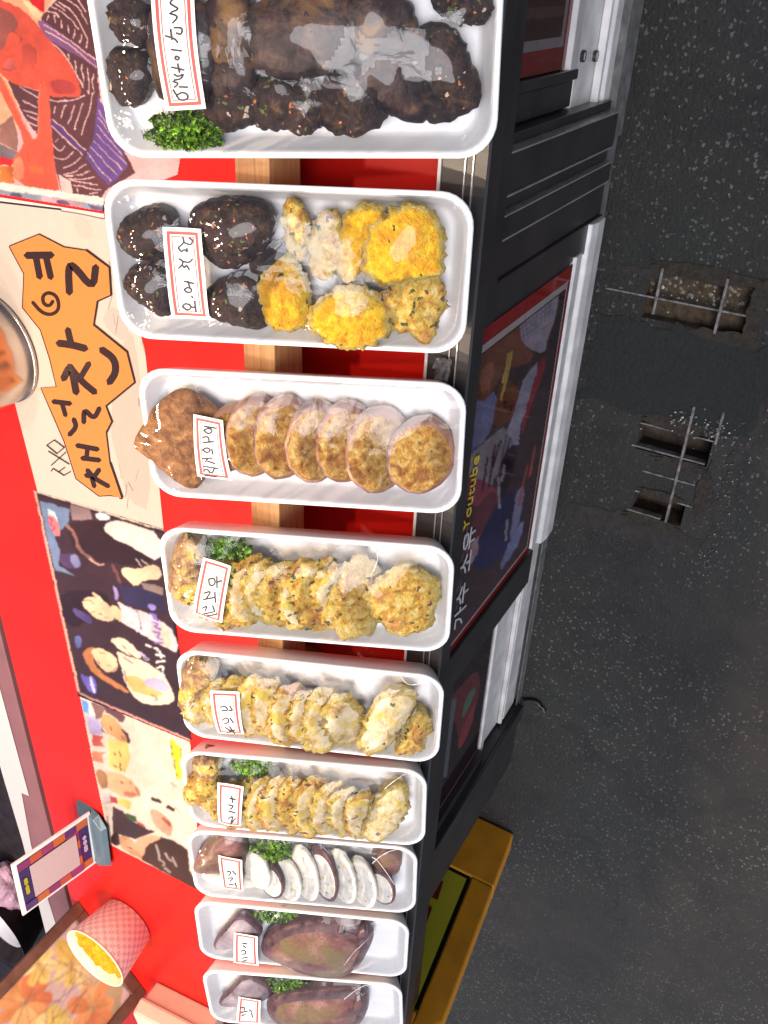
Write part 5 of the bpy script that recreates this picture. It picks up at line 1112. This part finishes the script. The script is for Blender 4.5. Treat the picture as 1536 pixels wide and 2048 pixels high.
a.rasterise([(159, 1391), (381, 1483), (390, 1565), (402, 1784), (220, 1690), (188, 1540)], 1.4, 1.2, 3, 0.07); a.build_print('print', t)

# ================================================================ SMALL THINGS ON THE COUNTER
# payment card stand: the code itself is left out
c0, c1 = np.array([1.538, -1.080, 0.512]), np.array([1.711, -1.092, 0.512]); e = (c1 - c0) / np.linalg.norm(c1 - c0)
d = np.array([-0.013, -0.198, 0.98]); d /= np.linalg.norm(d); nf = np.cross(e, d); nf *= np.sign(nf[1]); wd, ht = 0.174, 0.175
t = empty('payment_sign', (1.625, -1.086, 0.5), 'payment card stand with a purple and orange bordered card on a blue grey base', 'card stand')
m = MB(); B0 = lambda s, h, q: tuple(c0 + e * wd * s + d * h + nf * q)
m.hexa([B0(0, 0, 0), B0(1, 0, 0), B0(1, ht, 0), B0(0, ht, 0)], [B0(0, 0, -.004), B0(1, 0, -.004), B0(1, ht, -.004), B0(0, ht, -.004)]); m.build('card', M['white_tape'], t)
a = Art(lambda p: c0 + e * wd * p[0] + d * ht * p[1] + nf * .0006, nf, 1e-4)
rc = lambda x0, x1, y0, y1, c: a.poly([(x0, y0), (x1, y0), (x1, y1), (x0, y1)], c)
rc(.05, .95, .05, .95, (66, 48, 112)); pal = [(214, 96, 70), (150, 60, 120), (214, 116, 64), (92, 60, 128), (224, 120, 60), (170, 70, 120)]
for i in range(6): rc(.05 + .15 * i, .05 + .15 * i + .15, .18, .34, pal[i]); rc(.05, .18, .05 + .15 * i, .20 + .15 * i, pal[(i + 2) % 6]); rc(.82, .95, .05 + .15 * i, .20 + .15 * i, pal[(i + 4) % 6])
rc(.20, .80, .22, .82, (226, 206, 204)); a.lines([[(.34, .12), (.38, .12)], [(.42, .12), (.48, .12)], [(.52, .12), (.62, .12)]], .05, (226, 190, 210), 0); a.lines([[(.36, .89), (.46, .89)], [(.50, .89), (.64, .89)]], .045, (196, 196, 40), 0)
a.build('card_print', t)
m = MB(); q0 = lambda s, y, z: tuple(c0 + e * wd * s + np.array([0, 0, 0]) + nf * y * 1.0 + np.array([0, 0, z - .012 + .001]))
m.hexa([q0(.12, .045, 0), q0(.88, .045, 0), q0(1.0, .02, 0), q0(1.0, -.05, 0), q0(0, -.05, 0), q0(0, .02, 0)], [q0(.16, .036, .012), q0(.84, .036, .012), q0(.95, .014, .016), q0(.95, -.045, .016), q0(.05, -.045, .016), q0(.05, .014, .016)])
m.build('stand_base', M['teal_grey'], t, bevel=.002)
# paper cup
t = empty('paper_cup', (1.895, -1.037, 0.5), 'houndstooth patterned paper cup with yellow food inside', 'paper cup')
def cupmat():
    a_ = NT('houndstooth_paper'); tc = a_.n('ShaderNodeTexCoord'); sx = a_.n('ShaderNodeSeparateXYZ'); a_.l(tc.outputs['Object'], sx.inputs[0])
    at_ = a_.n('ShaderNodeMath', operation='ARCTAN2'); a_.l(sx.outputs[1], at_.inputs[0]); a_.l(sx.outputs[0], at_.inputs[1])
    k1 = a_.n('ShaderNodeMath', operation='MULTIPLY'); a_.l(at_.outputs[0], k1.inputs[0]); k1.inputs[1].default_value = 7.0
    k2 = a_.n('ShaderNodeMath', operation='MULTIPLY'); a_.l(sx.outputs[2], k2.inputs[0]); k2.inputs[1].default_value = 105.0
    cb = a_.n('ShaderNodeCombineXYZ'); a_.l(k1.outputs[0], cb.inputs[0]); a_.l(k2.outputs[0], cb.inputs[1])
    ck = a_.n('ShaderNodeTexChecker'); ck.inputs['Scale'].default_value = 1.0; ck.inputs['Color1'].default_value = (.86, .72, .66, 1); ck.inputs['Color2'].default_value = (.58, .46, .43, 1); a_.l(cb.outputs[0], ck.inputs['Vector'])
    wv = a_.n('ShaderNodeTexWave'); wv.inputs['Scale'].default_value = .5; wv.bands_direction = 'DIAGONAL'; a_.l(cb.outputs[0], wv.inputs['Vector'])
    a_.set(Base_Color=a_.mix(a_.ramp(wv.outputs[0], [(.4, (0, 0, 0)), (.6, (.5, .5, .5))]), ck.outputs[0], (.78, .62, .57)), Roughness=.55); return a_.m
m = MB(); m.lathe((1.895, -1.037, .5005), [(.060, 0), (.0645, .003), (.0800, .103)], 56, cap1=False); m.build('sleeve', cupmat(), t, True)
m = MB(); m.lathe((1.895, -1.037, .5005), [(.0802, .1035), (.0822, .1065), (.0805, .1085), (.0785, .106), (.0655, .030)], 56, cap0=False, cap1=False); m.build('rim', plain('cream_paper', (.78, .66, .48), .5, var=.03), t, True)
M['yolk'] = food('yellow_radish', [(.3, (.36, .17, .0)), (.6, (.55, .32, .002)), (.8, (.62, .42, .03))], 60, .004, coat=.1, wrapped=False)
m = MB(); vs = []; n = 22
for i in range(n + 1):
    for k in range(40):
        r_ = .0754 * i / n; th = 2 * math.pi * k / 40; x, y = r_ * math.cos(th), r_ * math.sin(th)
        vs.append((1.895 + x, -1.037 + y, .5005 + .088 + .012 * noise.noise((x * 55, y * 55, 2)) + .006 * noise.noise((x * 140, y * 140, 5))))
m.add(vs, [(i * 40 + k, (i + 1) * 40 + k, (i + 1) * 40 + (k + 1) % 40, i * 40 + (k + 1) % 40) for i in range(n) for k in range(40)]); m.build('yellow_filling', M['yolk'], t, True)
# steel canister
t = empty('steel_canister', (0.515, -1.085, 0.5), 'polished steel canister standing on the lettered sign', 'canister')
m = MB(); m.lathe((.515, -1.085, .5035), [(.078, 0), (.083, .003), (.084, .05), (.084, .10)], 64, cap1=False); m.build('shell', M['steel'], t, True)
m = MB(); m.lathe((.515, -1.085, .6035), [(.084, 0), (.087, .002), (.087, .012), (.080, .018), (.04, .026), (.001, .028)], 64, cap1=False); m.build('lid', M['steel'], t, True)
m = MB(); m.lathe((.515, -1.085, .5030), [(.0835, 0), (.0855, .001), (.0855, .004), (.0845, .005)], 64); m.build('base_ring', M['steel'], t, True)
# flower board with brown frame
A0, B0_ = np.array([1.964, -1.216, .5006]), np.array([2.192, -1.032, .5006]); e = (B0_ - A0) / np.linalg.norm(B0_ - A0); nf = np.array([e[1], -e[0], 0]); nf *= -1 if nf[0] > 0 else 1; wd = np.linalg.norm(B0_ - A0); hh = .34
t = empty('flower_board', (2.08, -1.124, .5), 'brown framed picture board of pale yellow flowers standing behind the cup', 'picture board')
Q = lambda s, z, q=0: tuple(A0 + e * wd * s + np.array([0, 0, z]) + nf * q)
for nm, (s0, s1, z0, z1) in (('frame_side', (0, .09, 0, hh)), ('frame_side', (.91, 1, 0, hh)), ('frame_bottom', (.091, .909, 0, .030)), ('frame_top', (.091, .909, hh - .03, hh))):
    m = MB(); m.hexa([Q(s0, z0), Q(s1, z0), Q(s1, z1), Q(s0, z1)], [Q(s0, z0, .014), Q(s1, z0, .014), Q(s1, z1, .014), Q(s0, z1, .014)]); m.build(nm, M['brown_frame'], t, bevel=.002)
a = Art(lambda p: np.array(Q(.09 + .82 * p[0], .03 + (hh - .06) * p[1], .006)), nf, 1e-4)
a.gain = .75
rc = lambda pts, c, s=2: a.poly(pts, c, s)
rc([(0, 0), (1, 0), (1, 1), (0, 1)], (214, 190, 186), 0); rr = random.Random(12)
rc([(.0, .55), (.4, .5), (.5, 1), (0, 1)], (196, 180, 190), 1); rc([(.5, .0), (1, 0), (1, .5), (.6, .4)], (206, 190, 150), 1)
for cx, cy, s, pal_ in ((.30, .22, .26, 0), (.78, .30, .30, 1), (.22, .66, .30, 1), (.62, .62, .26, 0), (.92, .72, .26, 0), (.45, .92, .24, 1), (.05, .42, .2, 0), (.85, .98, .22, 1)):
    n_ = rr.choice([7, 8, 9]); t0 = rr.uniform(0, 6)
    for k in range(n_):
        th = t0 + k * 6.283 / n_; ln = s * rr.uniform(.8, 1.1); wd_ = s * .30; dx, dy = math.cos(th), math.sin(th) * .8
        q_ = [(cx + dx * ln * f_ - dy * wd_ * g_, cy + dy * ln * f_ + dx * wd_ * g_) for f_, g_ in ((.1, .25), (.5, .9), (.85, .8), (1.0, .1), (.9, -.6), (.55, -.9), (.1, -.3))]
        rc([(min(1, max(0, x)), min(1, max(0, y))) for x, y in q_], rr.choice([(240, 218, 136), (232, 206, 120), (244, 228, 162), (226, 200, 110)] if pal_ == 0 else [(234, 166, 110), (226, 148, 96), (238, 190, 130), (222, 132, 90)]), 1)
        a.lines([[(cx, cy), (cx + dx * ln * .8, cy + dy * ln * .8)]], .007, (176, 136, 84), 0)
for k in range(9): a.lines([[(rr.random(), rr.random()) for _ in range(3)]], .006, (120, 96, 90))
a.rasterise([(0, 0), (1, 0), (1, 1), (0, 1)], .006, .009, 5, .05); a.build_print('picture', t)
# folded beige carton
p0, p1 = np.array([2.094, -.979, .5006]), np.array([2.062, -.843, .5006]); e = (p1 - p0) / np.linalg.norm(p1 - p0); bk = np.array([-e[1], e[0], 0]); bk *= -1 if bk[0] < 0 else 1
t = empty('beige_carton', (2.09, -.90, .5), 'beige carton with a rounded flap at the end of the counter', 'carton'); wd = .20
Q = lambda s, q, z: tuple(p0 + e * s + bk * q + np.array([0, 0, z]))
m = MB(); m.hexa([Q(0, 0, 0), Q(wd, 0, 0), Q(wd, .16, 0), Q(0, .16, 0)], [Q(0, .004, .045), Q(wd, .004, .045), Q(wd, .16, .045), Q(0, .16, .045)]); m.build('carton_body', M['beige_dark'], t, bevel=.004)
m = MB(); m.hexa([Q(-.006, -.006, .0455), Q(wd + .006, -.006, .0455), Q(wd + .006, .166, .0455), Q(-.006, .166, .0455)], [Q(-.003, .004, .085), Q(wd, .004, .085), Q(wd, .16, .085), Q(-.003, .16, .085)]); m.build('flap', M['beige_card'], t, bevel=.008)

# ================================================================ BEHIND THE COUNTER
t = empty('back_ledge', (1.2, -1.33, .3), 'dusty pink ledge board with a strip of white tape behind the red counter', 'ledge')
m = MB(); m.box(-.6, 3.0, -1.37, -1.262, .2, .494); m.build('board', M['pink_board'], t, bevel=.002)
a = Art(lambda p: at_z(p, .4955), UP); a.poly([(-140, 900), (-60, 1130), (0, 1378), (58, 1592), (43, 1586), (62, 1690), (112, 1850), (95, 1880), (44, 1680), (8, 1560), (-150, 1000)], (232, 226, 222)); a.build('tape', t)
m = MB(); m.box(-1, 4, -3.2, -1.41, .36, .40); tag(m.build('kitchen_table', M['dark_pot'], origin=(1.5, -2.3, .2)), 'dark kitchen table surface behind the stall', 'table')
m = MB(); m.box(-.6, 3.0, -1.402, -1.385, .40, .47); tag(m.build('wooden_batten', M['gold_rod'], origin=(1.2, -1.39, .43)), 'narrow brown wooden batten behind the white tape', 'batten')
def pot(name, x, y, z, r_, h, mat, label, cat):
    t = empty(name, (x, y, z), label, cat)
    m = MB(); m.lathe((x, y, z), [(r_ * .8, 0), (r_, h), (r_ * 1.05, h + .004), (r_ * .97, h), (r_ * .76, .008)], 40); m.build('bowl', M[mat], t, True)
    m = MB(); m.tube([(x + r_, y, z + h * .8), (x + r_ + .03, y, z + h * .9), (x + r_ + .03, y + .05, z + h * .9), (x + r_, y + .05, z + h * .8)], .006, 8); m.build('handle', M[mat], t, True)
pot('cooking_pot', 2.42, -1.66, .402, .15, .10, 'dark_pot', 'black cooking pot behind the card stand', 'pot')
pot('grey_bowl', float(at_z((24, 1835), .43)[0]), float(at_z((24, 1835), .43)[1]), .402, .075, .06, 'plate', 'grey bowl behind the payment card', 'bowl')
def bag():
    bm = bmesh.new(); bmesh.ops.create_icosphere(bm, subdivisions=4, radius=.07)
    for v in bm.verts:
        k = 1 + .35 * noise.noise(v.co * 14) + .18 * noise.noise(v.co * 38); v.co = Vector((v.co.x * 1.3 * k, v.co.y * .9 * k, v.co.z * .8 * k))
    me = bpy.data.meshes.new('plastic_bag'); bm.to_mesh(me); bm.free(); me.materials.append(M['bag'])
    o = bpy.data.objects.new('plastic_bag', me); COL.objects.link(o); o.location = at_z((8, 1770), .44)
    tag(o, 'crumpled pinkish plastic bag behind the white tape', 'bag')
bag()

# ================================================================ YELLOW SIGN BOARD past the stall
x0, y1 = 1.66, -.323; y0 = -.62; hb = .50
t = empty('sign_board', (x0, -.6, 0), 'yellow sign board in an orange frame standing past the end of the stall', 'sign board')
lean = .10
S_ = lambda y, z, q=0: (x0 + q + .02 * z, y + lean * z, z)
for nm, (ya, yb, za, zb) in (('frame_bottom', (y0, y1, 0.004, .150)), ('frame_side', (y1 - .050, y1, .1502, hb)), ('frame_side', (y0, y0 + .05, .1502, hb)), ('frame_top', (y0 + .0502, y1 - .0502, hb - .04, hb))):
    m = MB(); m.hexa([S_(ya, za), S_(yb, za), S_(yb, zb), S_(ya, zb)], [S_(ya, za, .05), S_(yb, za, .05), S_(yb, zb, .05), S_(ya, zb, .05)]); m.build(nm, M['orange_paint'], t, bevel=.004)
m = MB(); m.hexa([S_(y0 + .051, .1505, .004), S_(y1 - .051, .1505, .004), S_(y1 - .051, hb - .041, .004), S_(y0 + .051, hb - .041, .004)], [S_(y0 + .051, .1505, .03), S_(y1 - .051, .1505, .03), S_(y1 - .051, hb - .041, .03), S_(y0 + .051, hb - .041, .03)]); m.build('panel', M['yellow_panel'], t)
a = Art(lambda p: np.array(S_(p[0], p[1], .0036)), (-1, 0, 0), 1e-4)
a.lines([[(y1 - .055, .158), (y1 - .055, hb - .045)], [(y1 - .055, .1545), (y0 + .055, .1545)]], .008, (24, 22, 20), 0)
for za, zb, ya, yb in ((.19, .235, -.455, -.425), (.255, .32, -.46, -.425)): a.poly([(ya, za), (yb, za), (yb + .004, zb), (ya, zb)], (140, 40, 32))
a.build('board_print', t)
